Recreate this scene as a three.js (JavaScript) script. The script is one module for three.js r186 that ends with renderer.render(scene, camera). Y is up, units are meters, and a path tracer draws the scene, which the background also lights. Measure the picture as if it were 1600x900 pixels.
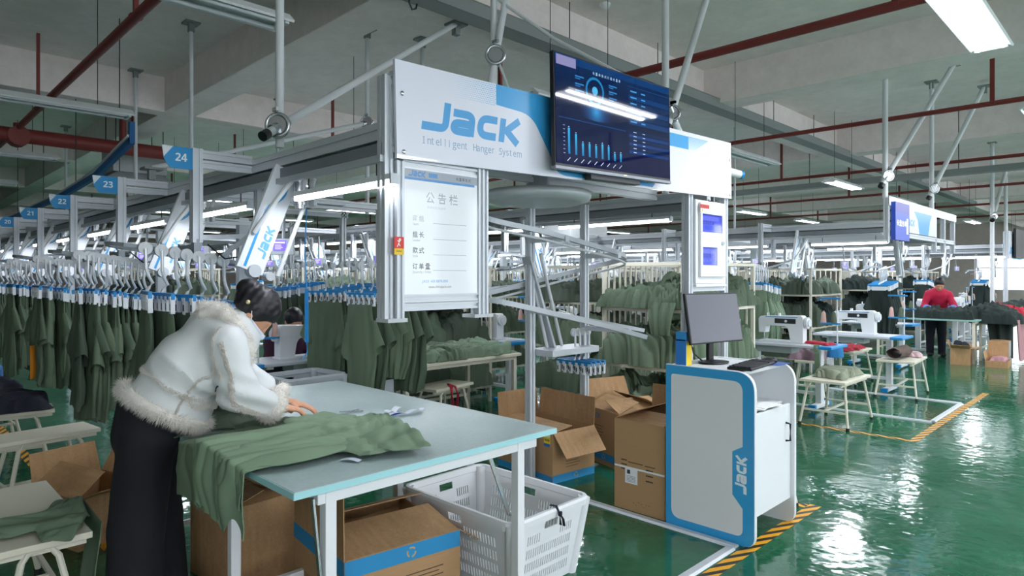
import * as THREE from 'three';
import { mergeGeometries } from 'three/addons/utils/BufferGeometryUtils.js';
import { RoundedBoxGeometry } from 'three/addons/geometries/RoundedBoxGeometry.js';
import { RectAreaLightUniformsLib } from 'three/addons/lights/RectAreaLightUniformsLib.js';

// ---------- camera, sky, exposure ----------
// x runs along the sign board, -z runs down the production lines, y is up
const scene = new THREE.Scene();
const camera = new THREE.PerspectiveCamera(47.69, 16 / 9, 0.05, 200);
camera.position.set(0, 1.6, 0);
camera.lookAt(1, 1.6, -1);
camera.setViewOffset(1600, 900, 0, 18, 1600, 900);   // lens shifted so that uprights stay upright
scene.background = new THREE.Color(0.86, 0.93, 1.0);
scene.backgroundIntensity = 3.6;
const renderer = new THREE.WebGLRenderer({ antialias: true });
renderer.toneMapping = THREE.LinearToneMapping;
renderer.toneMappingExposure = 1.44;
renderer.shadowMap.enabled = true;
RectAreaLightUniformsLib.init();
const LAMP = 135, TUBE = 30;            // radiance of the ceiling lamps and of the work lights on the lines

// ---------- helpers ----------
let seed = 12345;
const rnd = () => { seed = (seed * 1664525 + 1013904223) >>> 0; return seed / 4294967296; };
const rr = (a, b) => a + (b - a) * rnd();
const P = (u, y, v) => new THREE.Vector3(u, y, -v);
const taken = new Map();
function numbered(n) { const k = taken.get(n) || 0; taken.set(n, k + 1); return k ? n + '_' + String(k).padStart(3, '0') : n; }
function hash3(x, y, z) { let h = Math.imul(x | 0, 374761393) ^ Math.imul(y | 0, 668265263) ^ Math.imul(z | 0, 2147483647 ^ 97); h = Math.imul(h ^ (h >>> 13), 1274126177); return ((h ^ (h >>> 16)) >>> 0) / 4294967296; }
const sm = (t) => t * t * (3 - 2 * t), mix = (a, b, t) => a + (b - a) * t, clamp = (x, a, b) => Math.min(b, Math.max(a, x)), smooth = (a, b, x) => sm(clamp((x - a) / (b - a), 0, 1));
function vnoise(x, y, z = 0) {
  const i = Math.floor(x), j = Math.floor(y), k = Math.floor(z), a = sm(x - i), b = sm(y - j), c = sm(z - k);
  const L = (kk) => mix(mix(hash3(i, j, kk), hash3(i + 1, j, kk), a), mix(hash3(i, j + 1, kk), hash3(i + 1, j + 1, kk), a), b);
  return mix(L(k), L(k + 1), c) * 2 - 1;
}
const fbm = (x, y, z = 0, o = 4) => { let s = 0, a = .5; for (let i = 0; i < o; i++) { s += a * vnoise(x, y, z); x = x * 2.03 + 7.1; y = y * 2.03 + 3.7; z = z * 2.03 + 1.3; a *= .5; } return s; };
// noise that tiles over n cells
function tnoise(x, y, n, s = 0) { const i = Math.floor(x), j = Math.floor(y), a = sm(x - i), b = sm(y - j), w = (q) => ((q % n) + n) % n; return mix(mix(hash3(w(i), w(j), s), hash3(w(i + 1), w(j), s), a), mix(hash3(w(i), w(j + 1), s), hash3(w(i + 1), w(j + 1), s), a), b) * 2 - 1; }
function dataTex(n, f, srgb, rep = 1) {
  const d = new Uint8Array(n * n * 4);
  for (let y = 0; y < n; y++) for (let x = 0; x < n; x++) { const c = f(x / n, y / n), o = (y * n + x) * 4; d[o] = clamp(c[0], 0, 255); d[o + 1] = clamp(c[1], 0, 255); d[o + 2] = clamp(c[2], 0, 255); d[o + 3] = 255; }
  const t = new THREE.DataTexture(d, n, n); t.wrapS = t.wrapT = THREE.RepeatWrapping; t.magFilter = THREE.LinearFilter; t.minFilter = THREE.LinearMipmapLinearFilter; t.generateMipmaps = true;
  if (srgb) t.colorSpace = THREE.SRGBColorSpace; t.repeat.set(rep, rep); t.needsUpdate = true; return t;
}
function canvasTex(w, h, draw) {
  const c = document.createElement('canvas'); c.width = w; c.height = h; const g = c.getContext('2d'); draw(g, w, h);
  const t = new THREE.CanvasTexture(c); t.colorSpace = THREE.SRGBColorSpace; t.anisotropy = 8; return t;
}
const M = (color, roughness = .6, metalness = 0, extra = {}) => new THREE.MeshStandardMaterial({ color, roughness, metalness, ...extra });
const MP = (color, roughness, extra = {}) => new THREE.MeshPhysicalMaterial({ color, roughness, ...extra });

// geometry
function uvBox(g) {
  const p = g.attributes.position, n = g.attributes.normal, a = new Float32Array(p.count * 2);
  for (let i = 0; i < p.count; i++) {
    const x = Math.abs(n.getX(i)), y = Math.abs(n.getY(i)), z = Math.abs(n.getZ(i));
    if (y >= x && y >= z) { a[2 * i] = p.getX(i); a[2 * i + 1] = p.getZ(i); } else if (x >= z) { a[2 * i] = p.getZ(i); a[2 * i + 1] = p.getY(i); } else { a[2 * i] = p.getX(i); a[2 * i + 1] = p.getY(i); }
  }
  g.setAttribute('uv', new THREE.BufferAttribute(a, 2)); return g;
}
function mg(list, keepUV) {
  const l = list.flat(9).map((g) => { const q = g.index ? g.toNonIndexed() : g; for (const k of Object.keys(q.attributes)) if (!['position', 'normal', 'uv', 'color'].includes(k)) q.deleteAttribute(k); if (!q.attributes.uv) uvBox(q); return q; });
  const r = l.length === 1 ? l[0] : mergeGeometries(l); if (!keepUV) uvBox(r); return r;
}
function mesh(name, geos, mat, parent, keepUV) {
  const top = !parent || parent === scene;
  const m = new THREE.Mesh(mg([geos], keepUV), mat); m.name = top ? numbered(name) : name; m.castShadow = m.receiveShadow = true; (parent || scene).add(m); return m;
}
const tag = (o, label, category, group) => { o.userData = { label, category }; if (group) o.userData.group = group; return o; };
const struct = (o, label) => { o.userData.kind = 'structure'; if (label) o.userData.label = label; return o; };
function thing(name, label, category, u = 0, y = 0, v = 0, turn = 0, group) { const o = new THREE.Group(); o.name = numbered(name); o.position.set(u, y, -v); o.rotation.y = turn; tag(o, label, category, group); scene.add(o); return o; }
function dup(o, u, y, v, turn, label, group) { const r = o.clone(); r.name = numbered(o.name.replace(/_\d{3}$/, '')); r.position.set(u, y, -v); if (turn !== undefined) r.rotation.y = turn; r.userData = { ...o.userData, label: label || o.userData.label }; if (group) r.userData.group = group; scene.add(r); return r; }
// box by centre; r > 0 rounds the edges
function bx(w, h, d, x = 0, y = 0, z = 0, r = 0, ry = 0) { const g = r ? new RoundedBoxGeometry(w, h, d, r > .012 ? 3 : 2, Math.min(r, w / 2.01, h / 2.01, d / 2.01)) : new THREE.BoxGeometry(w, h, d); if (ry) g.rotateY(ry); return g.translate(x, y, z); }
const bb = (x0, x1, y0, y1, z0, z1, r = 0) => bx(x1 - x0, y1 - y0, Math.abs(z1 - z0), (x0 + x1) / 2, (y0 + y1) / 2, (z0 + z1) / 2, r);
const UP = new THREE.Vector3(0, 1, 0);
function along(g, a, b, roll = 0) { // g is built along +z from 0 to 1 length units; placed from a to b
  const d = new THREE.Vector3().subVectors(b, a).normalize(), up = Math.abs(d.y) > .99 ? new THREE.Vector3(0, 0, 1) : UP, x = new THREE.Vector3().crossVectors(up, d).normalize(), y = new THREE.Vector3().crossVectors(d, x);
  const m = new THREE.Matrix4().makeBasis(x, y, d); if (roll) m.multiply(new THREE.Matrix4().makeRotationZ(roll)); m.setPosition(a); return g.applyMatrix4(m);
}
const bar = (a, b, w, h = w, r = 0) => { const L = a.distanceTo(b); return along(bx(w, h, L, 0, 0, L / 2, r), a, b); };
const rod = (a, b, r, n = 10, r2) => { const L = a.distanceTo(b), g = new THREE.CylinderGeometry(r2 ?? r, r, L, n); g.rotateX(Math.PI / 2).translate(0, 0, L / 2); return along(g, a, b); };
function tube(pts, r, seg, n = 8, closed = false) { return new THREE.TubeGeometry(new THREE.CatmullRomCurve3(pts, closed, 'catmullrom', .5), seg || pts.length * 6, r, n, closed); }
// path of straight legs joined by rounded corners
function roundPath(pts, r, k = 5) {
  const o = [pts[0].clone()];
  for (let i = 1; i < pts.length - 1; i++) {
    const a = pts[i - 1], b = pts[i], c = pts[i + 1], d1 = a.clone().sub(b), d2 = c.clone().sub(b), rr_ = Math.min(r, d1.length() * .49, d2.length() * .49);
    const s = b.clone().addScaledVector(d1.normalize(), rr_), e = b.clone().addScaledVector(d2.normalize(), rr_);
    for (let t = 0; t <= k; t++) { const q = t / k; o.push(s.clone().multiplyScalar((1 - q) * (1 - q)).addScaledVector(b, 2 * q * (1 - q)).addScaledVector(e, q * q)); }
  }
  o.push(pts[pts.length - 1].clone()); return o;
}
// a round or flat section swept along a polyline, capped
function sweep(pts, sect, closed = false) {
  const n = pts.length, m = sect.length, pos = [], idx = [];
  for (let i = 0; i < n; i++) {
    const p = pts[i], a = pts[closed ? (i + n - 1) % n : Math.max(0, i - 1)], b = pts[closed ? (i + 1) % n : Math.min(n - 1, i + 1)];
    const d = new THREE.Vector3().subVectors(b, a).normalize(), up = Math.abs(d.y) > .98 ? new THREE.Vector3(1, 0, 0) : UP, x = new THREE.Vector3().crossVectors(up, d).normalize(), y = new THREE.Vector3().crossVectors(d, x);
    for (const [sx, sy] of sect) pos.push(p.x + x.x * sx + y.x * sy, p.y + x.y * sx + y.y * sy, p.z + x.z * sx + y.z * sy);
  }
  for (let i = 0; i < (closed ? n : n - 1); i++) for (let j = 0; j < m; j++) { const a = i * m + j, b = i * m + (j + 1) % m, c = ((i + 1) % n) * m + j, d = ((i + 1) % n) * m + (j + 1) % m; idx.push(a, b, c, b, d, c); }
  if (!closed) for (let j = 1; j < m - 1; j++) { idx.push(0, j + 1, j); const o = (n - 1) * m; idx.push(o, o + j, o + j + 1); }
  const g = new THREE.BufferGeometry(); g.setAttribute('position', new THREE.Float32BufferAttribute(pos, 3)); g.setIndex(idx); const q = g.toNonIndexed(); q.computeVertexNormals(); return q;
}
const circ = (r, n = 8) => Array.from({ length: n }, (_, i) => [r * Math.cos(i / n * 2 * Math.PI), r * Math.sin(i / n * 2 * Math.PI)]);
const rectS = (w, h) => [[-w / 2, -h / 2], [w / 2, -h / 2], [w / 2, h / 2], [-w / 2, h / 2]];
const sweepRound = (pts, r, n = 8) => { const g = sweep(pts, circ(r, n)); return g; };
function lathe(pts, n = 20) { return new THREE.LatheGeometry(pts.map(([x, y]) => new THREE.Vector2(x, y)), n); }
// slotted aluminium profile, w x h section, from a to b
function prof(a, b, w = .06, h = w) {
  const L = a.distanceTo(b), s = .008, dp = .009, W = w / 2, H = h / 2;
  const pts = [[-W, -H], [-s, -H], [-s, -H + dp], [s, -H + dp], [s, -H], [W, -H], [W, -s], [W - dp, -s], [W - dp, s], [W, s], [W, H], [s, H], [s, H - dp], [-s, H - dp], [-s, H], [-W, H], [-W, s], [-W + dp, s], [-W + dp, -s], [-W, -s]];
  const g = new THREE.ExtrudeGeometry(new THREE.Shape(pts.map(([x, y]) => new THREE.Vector2(x, y))), { depth: L, bevelEnabled: false, steps: 1 });
  return along(g, a, b);
}
// surface from a grid of points f(s,t) in 0..1; thick > 0 gives it two sides
function sheet(nu, nv, f, thick = 0) {
  const mk = (off) => {
    const pos = [], uv = [], idx = [], p = new THREE.Vector3();
    for (let j = 0; j <= nv; j++) for (let i = 0; i <= nu; i++) { f(i / nu, j / nv, p); pos.push(p.x, p.y, p.z); uv.push(i / nu, j / nv); }
    for (let j = 0; j < nv; j++) for (let i = 0; i < nu; i++) { const a = j * (nu + 1) + i; idx.push(a, a + 1, a + nu + 1, a + 1, a + nu + 2, a + nu + 1); }
    const g = new THREE.BufferGeometry(); g.setAttribute('position', new THREE.Float32BufferAttribute(pos, 3)); g.setAttribute('uv', new THREE.Float32BufferAttribute(uv, 2)); g.setIndex(idx); g.computeVertexNormals(); return g;
  };
  const g = mk(0); if (!thick) return g;
  const b = mk(0), n = b.attributes.normal, q = b.attributes.position; for (let i = 0; i < q.count; i++) q.setXYZ(i, q.getX(i) - n.getX(i) * thick, q.getY(i) - n.getY(i) * thick, q.getZ(i) - n.getZ(i) * thick);
  const ix = b.index.array; for (let i = 0; i < ix.length; i += 3) { const t = ix[i]; ix[i] = ix[i + 1]; ix[i + 1] = t; } b.computeVertexNormals();
  const e = [], A = g.attributes.position, B = b.attributes.position, ring = []; for (let i = 0; i <= nu; i++) ring.push(i); for (let j = 1; j <= nv; j++) ring.push(j * (nu + 1) + nu); for (let i = nu - 1; i >= 0; i--) ring.push(nv * (nu + 1) + i); for (let j = nv - 1; j >= 0; j--) ring.push(j * (nu + 1));
  for (let i = 0; i < ring.length - 1; i++) { const a = ring[i], c = ring[i + 1]; for (const [Q, k] of [[A, a], [B, a], [A, c], [A, c], [B, a], [B, c]]) e.push(Q.getX(k), Q.getY(k), Q.getZ(k)); }
  const eg = new THREE.BufferGeometry(); eg.setAttribute('position', new THREE.Float32BufferAttribute(e, 3)); eg.computeVertexNormals();
  return mg([g, b, eg], true);
}
// naive surface nets over a signed distance function
function nets(sdf, lo, hi, cell) {
  const nx = Math.ceil((hi[0] - lo[0]) / cell) + 1, ny = Math.ceil((hi[1] - lo[1]) / cell) + 1, nz = Math.ceil((hi[2] - lo[2]) / cell) + 1, v = new Float32Array(nx * ny * nz);
  const I = (x, y, z) => x + nx * (y + ny * z);
  for (let z = 0; z < nz; z++) for (let y = 0; y < ny; y++) for (let x = 0; x < nx; x++) v[I(x, y, z)] = sdf(lo[0] + x * cell, lo[1] + y * cell, lo[2] + z * cell);
  const vid = new Int32Array(nx * ny * nz).fill(-1), pos = [], idx = [];
  for (let z = 0; z < nz - 1; z++) for (let y = 0; y < ny - 1; y++) for (let x = 0; x < nx - 1; x++) {
    let s = 0, n = 0, cx = 0, cy = 0, cz = 0; const c = [];
    for (let k = 0; k < 8; k++) { c[k] = v[I(x + (k & 1), y + ((k >> 1) & 1), z + (k >> 2))]; if (c[k] < 0) s++; }
    if (s === 0 || s === 8) continue;
    for (let a = 0; a < 8; a++) for (const bit of [1, 2, 4]) if (!(a & bit)) { const b = a | bit; if ((c[a] < 0) !== (c[b] < 0)) { const t = c[a] / (c[a] - c[b]); cx += (a & 1) + (bit === 1 ? t : 0); cy += ((a >> 1) & 1) + (bit === 2 ? t : 0); cz += (a >> 2) + (bit === 4 ? t : 0); n++; } }
    vid[I(x, y, z)] = pos.length / 3; pos.push(lo[0] + (x + cx / n) * cell, lo[1] + (y + cy / n) * cell, lo[2] + (z + cz / n) * cell);
  }
  const quad = (a, b, c, d, f) => { if (a < 0 || b < 0 || c < 0 || d < 0) return; f ? idx.push(a, b, c, a, c, d) : idx.push(a, c, b, a, d, c); };
  for (let z = 1; z < nz - 1; z++) for (let y = 1; y < ny - 1; y++) for (let x = 1; x < nx - 1; x++) {
    const s = v[I(x, y, z)] < 0;
    if (s !== (v[I(x + 1, y, z)] < 0)) quad(vid[I(x, y - 1, z - 1)], vid[I(x, y, z - 1)], vid[I(x, y, z)], vid[I(x, y - 1, z)], s);
    if (s !== (v[I(x, y + 1, z)] < 0)) quad(vid[I(x - 1, y, z - 1)], vid[I(x - 1, y, z)], vid[I(x, y, z)], vid[I(x, y, z - 1)], s);
    if (s !== (v[I(x, y, z + 1)] < 0)) quad(vid[I(x - 1, y - 1, z)], vid[I(x, y - 1, z)], vid[I(x, y, z)], vid[I(x - 1, y, z)], s);
  }
  const g = new THREE.BufferGeometry(); g.setAttribute('position', new THREE.Float32BufferAttribute(pos, 3)); g.setIndex(idx); g.computeVertexNormals(); return g;
}
// tapered capsule distance and smooth minimum
function cap(x, y, z, a, b, ra, rb) { const dx = b[0] - a[0], dy = b[1] - a[1], dz = b[2] - a[2], t = clamp(((x - a[0]) * dx + (y - a[1]) * dy + (z - a[2]) * dz) / (dx * dx + dy * dy + dz * dz + 1e-9), 0, 1); return Math.hypot(x - a[0] - dx * t, y - a[1] - dy * t, z - a[2] - dz * t) - mix(ra, rb, t); }
const smin = (a, b, k) => { const h = clamp(.5 + .5 * (b - a) / k, 0, 1); return mix(b, a, h) - k * h * (1 - h); };
function ell(x, y, z, c, r) { const a = (x - c[0]) / r[0], b = (y - c[1]) / r[1], d = (z - c[2]) / r[2], k0 = Math.hypot(a, b, d), k1 = Math.hypot(a / r[0], b / r[1], d / r[2]); return k1 < 1e-6 ? -Math.min(...r) : k0 * (k0 - 1) / k1; }
function rectLight(w, h, color, power, pos, target, parent = scene) { const l = new THREE.RectAreaLight(color, power, w, h); l.position.copy(pos); (parent).add(l); l.lookAt(target); return l; }

// ---------- materials ----------
const weave = dataTex(256, (x, y) => { const a = Math.sin((x + y) * Math.PI * 2 * 48) * .5 + .5, b = Math.sin((x - y) * Math.PI * 2 * 16) * .2, n = tnoise(x * 32, y * 32, 32, 3) * .3; const v = 128 + 90 * (a - .5 + b + n); return [v, v, v]; }, false, 10);
const speck = dataTex(256, (x, y) => { const v = 160 + 40 * tnoise(x * 8, y * 8, 8, 1) + 35 * tnoise(x * 64, y * 64, 64, 2); return [v, v, v]; }, false, 1.5);
const cardTex = dataTex(512, (x, y) => { const n = 10 * tnoise(x * 4, y * 4, 4, 5) + 6 * tnoise(x * 40, y * 12, 40, 6) + 6 * tnoise(x * 128, y * 128, 128, 7); return [178 + n, 140 + n, 100 + n * .9]; }, true, 1.2);
const alum = M(0xccd0d6, .38, .25), alumDull = M(0x9ba1a8, .45, .3), steel = M(0xc9ccd0, .25, .9), darkSteel = M(0x3a3d42, .45, .5);
const white = M(0xe9ebee, .42), whiteMatt = M(0xe6e8ea, .7), cream = M(0xd9d4c4, .5), creamTop = M(0xd8d3c0, .45, 0, { bumpMap: speck, bumpScale: .0004 }), galv = M(0x8f9594, .55, .3);
const blue = M(0x1187c9, .4), blueDark = M(0x0d5fa0, .5), black = M(0x16171a, .45), rubber = M(0x1d1e20, .75), redPipe = M(0x7d302c, .5), pipeWhite = M(0xd4d7da, .4);
const green = (h) => M(h, .85, 0, { bumpMap: weave, bumpScale: .0006, side: THREE.DoubleSide });
const cloth1 = green(0x64755f), cloth2 = green(0x566653), cloth3 = green(0x70846d), cloth4 = green(0x475446), clothLight = green(0x7a9076), clothDark = green(0x1d2b28), navy = green(0x1a1d2c), brownCloth = green(0x5a4a42), pinkCloth = green(0xb98a90), redCloth = green(0xb01f36);
const board = M(0xffffff, .8, 0, { map: cardTex }), paper = M(0xf3f3f1, .8);
const glow = (i) => M(0xffffff, .4, 0, { emissive: new THREE.Color(.93, .97, 1), emissiveIntensity: i });
const lampOn = glow(5), tubeOn = glow(6), lampOff = M(0xd5d9dc, .3);

// ---------- room ----------
const U0 = -9, U1 = 40, V0 = -7, V1 = 38, SLAB = 4.5;
{
  const N = 1024, base = [36, 98, 70];
  const fm = dataTex(N, (x, y) => {
    const a = tnoise(x * 6, y * 6, 6, 1) * .5 + tnoise(x * 17, y * 17, 17, 2) * .3 + tnoise(x * 60, y * 60, 60, 3) * .2, s = Math.pow(Math.max(0, tnoise(x * 90, y * 24, 270, 4)), 6) * 60, d = tnoise(x * 220, y * 220, 220, 9) * 4;
    return [base[0] + a * 14 + s * .4 + d, base[1] + a * 18 + s * .3 + d, base[2] + a * 14 + s * .3 + d];
  }, true, 1 / 7);
  const fr = dataTex(512, (x, y) => { const v = 58 + 26 * tnoise(x * 9, y * 9, 9, 5) + 20 * tnoise(x * 50, y * 50, 50, 6); return [v, v, v]; }, false, 1 / 5);
  const fb = dataTex(1024, (x, y) => { const v = 128 + 46 * tnoise(x * 40, y * 40, 40, 7) + 44 * tnoise(x * 110, y * 110, 110, 8) + 20 * tnoise(x * 240, y * 240, 240, 11); return [v, v, v]; }, false, 1 / 6);
  const floorM = new THREE.MeshPhysicalMaterial({ map: fm, roughness: .45, roughnessMap: fr, bumpMap: fb, bumpScale: .0032, ior: 1.5 });
  struct(mesh('floor', bb(U0, U1, -.2, 0, -V0, -V1), floorM), 'glossy green epoxy floor with scuffs');
  const plaster = dataTex(512, (x, y) => { const n = 5 * tnoise(x * 5, y * 5, 5, 1) + 4 * tnoise(x * 30, y * 30, 30, 2) + 3 * tnoise(x * 120, y * 120, 120, 3); return [240 + n, 230 + n, 227 + n]; }, true, 1 / 4);
  const ceilM = M(0xffffff, .9, 0, { map: plaster }), wallM = M(0xf2f1ec, .9, 0, { map: plaster });
  struct(mesh('ceiling', bb(U0, U1, SLAB, SLAB + .2, -V0, -V1), ceilM), 'flat grey-white concrete ceiling slab');
  let k = 1;
  for (const v of [-6.8, -1.1, 4.58, 10.28, 16, 21.7, 27.4, 33.1]) struct(mesh('trim_' + k++, bb(U0, U1, 4.0, SLAB + .01, -v, -(v + .32), .012), ceilM), 'painted concrete ceiling beam');
  for (const u of [-7.4, -2.1, 3.13, 8.4, 13.7, 19, 24.3, 29.6, 34.9]) struct(mesh('trim_' + k++, bb(u, u + .43, 4.002, SLAB + .01, -V0, -V1, .012), ceilM), 'painted concrete ceiling beam');
  // outer walls with window openings
  const glassM = new THREE.MeshPhysicalMaterial({ color: 0xffffff, roughness: .02, transmission: 1, thickness: 0, ior: 1.5 }), frameM = M(0xe4e6e8, .4);
  let wn = 1;
  function wallWith(name, ax, pos, s0, s1, th, wins, y0, y1) { // ax 'u': wall at u = pos running along v
    const B = (a, b, lo, hi) => ax === 'u' ? bb(pos, pos + th, lo, hi, -a, -b) : bb(a, b, lo, hi, -pos, -(pos + th)), g = []; let c = s0;
    for (const [a, b] of wins) { g.push(B(c, a, 0, SLAB)); g.push(B(a, b, 0, y0), B(a, b, y1, SLAB)); c = b; }
    g.push(B(c, s1, 0, SLAB)); struct(mesh(name, g, wallM), 'plain pale plaster wall');
    for (const [a, b] of wins) {
      const w = new THREE.Group(); w.name = 'window_' + wn++; scene.add(w); struct(w, 'daylight window in a pale metal frame'); const m = pos + th / 2, q = (a_, b_, lo, hi, t) => ax === 'u' ? bb(m - t, m + t, lo, hi, -a_, -b_) : bb(a_, b_, lo, hi, -(m - t), -(m + t));
      const fr_ = [q(a, b, y0, y0 + .06, .03), q(a, b, y1 - .06, y1, .03), q(a, a + .06, y0, y1, .03), q(b - .06, b, y0, y1, .03)], n = Math.max(2, Math.round((b - a) / 1.2));
      for (let i = 1; i < n; i++) { const x = mix(a, b, i / n); fr_.push(q(x - .025, x + .025, y0, y1, .025)); } fr_.push(q(a, b, y0 + (y1 - y0) * .65, y0 + (y1 - y0) * .65 + .05, .025));
      mesh('window_frame', fr_, frameM, w); for (let i = 0; i < n; i++) mesh('pane', q(mix(a, b, i / n), mix(a, b, (i + 1) / n), y0 + .03, y1 - .03, .004), glassM, w);
    }
  }
  wallWith('wall_front', 'v', V0 - .25, U0, U1, .25, [[-7.6, -2.4], [-1.6, 3.6], [4.4, 9.6], [10.4, 15.6], [16.4, 21.6], [22.4, 27.6], [28.4, 33.6]], .8, 3.6);
  wallWith('wall_back', 'v', V1, U0, U1, .25, [], 1.0, 2.9);
  wallWith('wall_left', 'u', U0 - .25, V0, V1, .25, [], 0, 0);
  wallWith('wall_right', 'u', U1, V0, V1, .25, [[-5, -1], [3.2, 6.8]], .9, 2.6);
}
// floor markings and cable covers
{
  const stripes = (a, b) => canvasTex(256, 256, (g, w, h) => { g.fillStyle = a; g.fillRect(0, 0, w, h); g.fillStyle = b; for (const o of [-256, 0, 256]) { g.beginPath(); g.moveTo(o, 256); g.lineTo(o + 140, 256); g.lineTo(o + 396, 0); g.lineTo(o + 256, 0); g.fill(); } g.fillStyle = 'rgba(60,70,60,.25)'; for (let i = 0; i < 90; i++) g.fillRect(rnd() * w, rnd() * h, 1 + rnd() * 7, 1 + rnd() * 2); });
  const tx = stripes('#24251f', '#e8a516'); tx.wrapS = tx.wrapT = THREE.RepeatWrapping;
  const tapeM = M(0xffffff, .45, 0, { map: tx });
  const tape = (n, u0, v0, u1, v1, label) => {
    const L = Math.hypot(u1 - u0, v1 - v0), w = .075, g = new THREE.BoxGeometry(L, .0012, w), uv = g.attributes.uv, p = g.attributes.position; for (let i = 0; i < p.count; i++) uv.setXY(i, p.getX(i) / .16, p.getZ(i) / w + .5);
    g.rotateY(Math.atan2(v1 - v0, u1 - u0)).translate((u0 + u1) / 2, .0008, -(v0 + v1) / 2); struct(tag(mesh(n, g, tapeM, null, true), label, 'floor tape'));
  };
  tape('trim_20', 1.04, 1.72, 4.72, 1.72, 'yellow and black hazard tape on the floor in front of the kiosk');
  tape('trim_21', 1.04, 1.76, 1.04, 14, 'yellow and black hazard tape running back beside the benches');
  tape('trim_22', 4.66, 1.76, 4.66, 2.3, 'short yellow and black hazard tape beside the kiosk');
  tape('trim_23', 7.2, 1.72, 10.9, 1.72, 'yellow and black hazard tape along the far aisle');
  tape('trim_24', 7.24, 1.76, 7.24, 4.2, 'worn hazard tape under the bench');
  const strip = (u0, v0, u1, v1, label) => { const a = P(u0, .006, v0), b = P(u1, .006, v1), L = a.distanceTo(b), s = new THREE.Shape([[-.03, -.006], [.03, -.006], [.02, .008], [-.02, .008]].map((q) => new THREE.Vector2(...q))); tag(mesh('cable_cover', along(new THREE.ExtrudeGeometry(s, { depth: L, bevelEnabled: false }), a, b), alum), label, 'cable cover'); };
  strip(3.655, 1.78, 3.655, 6.5, 'aluminium cable cover strip running back beside the kiosk');
  strip(1.2, 1.8, 3.62, 1.8, 'aluminium cable cover strip along the hazard tape before the kiosk');
  strip(8.3, 1.8, 8.3, 7, 'aluminium cable cover strip reaching under the white bench of garments');
  strip(8.36, 1.8, 9.76, 1.8, 'aluminium cable cover strip along the far hazard tape');
  strip(9.8, 1.8, 9.8, 7, 'aluminium cable cover strip beside the far sewing table');
}

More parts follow.
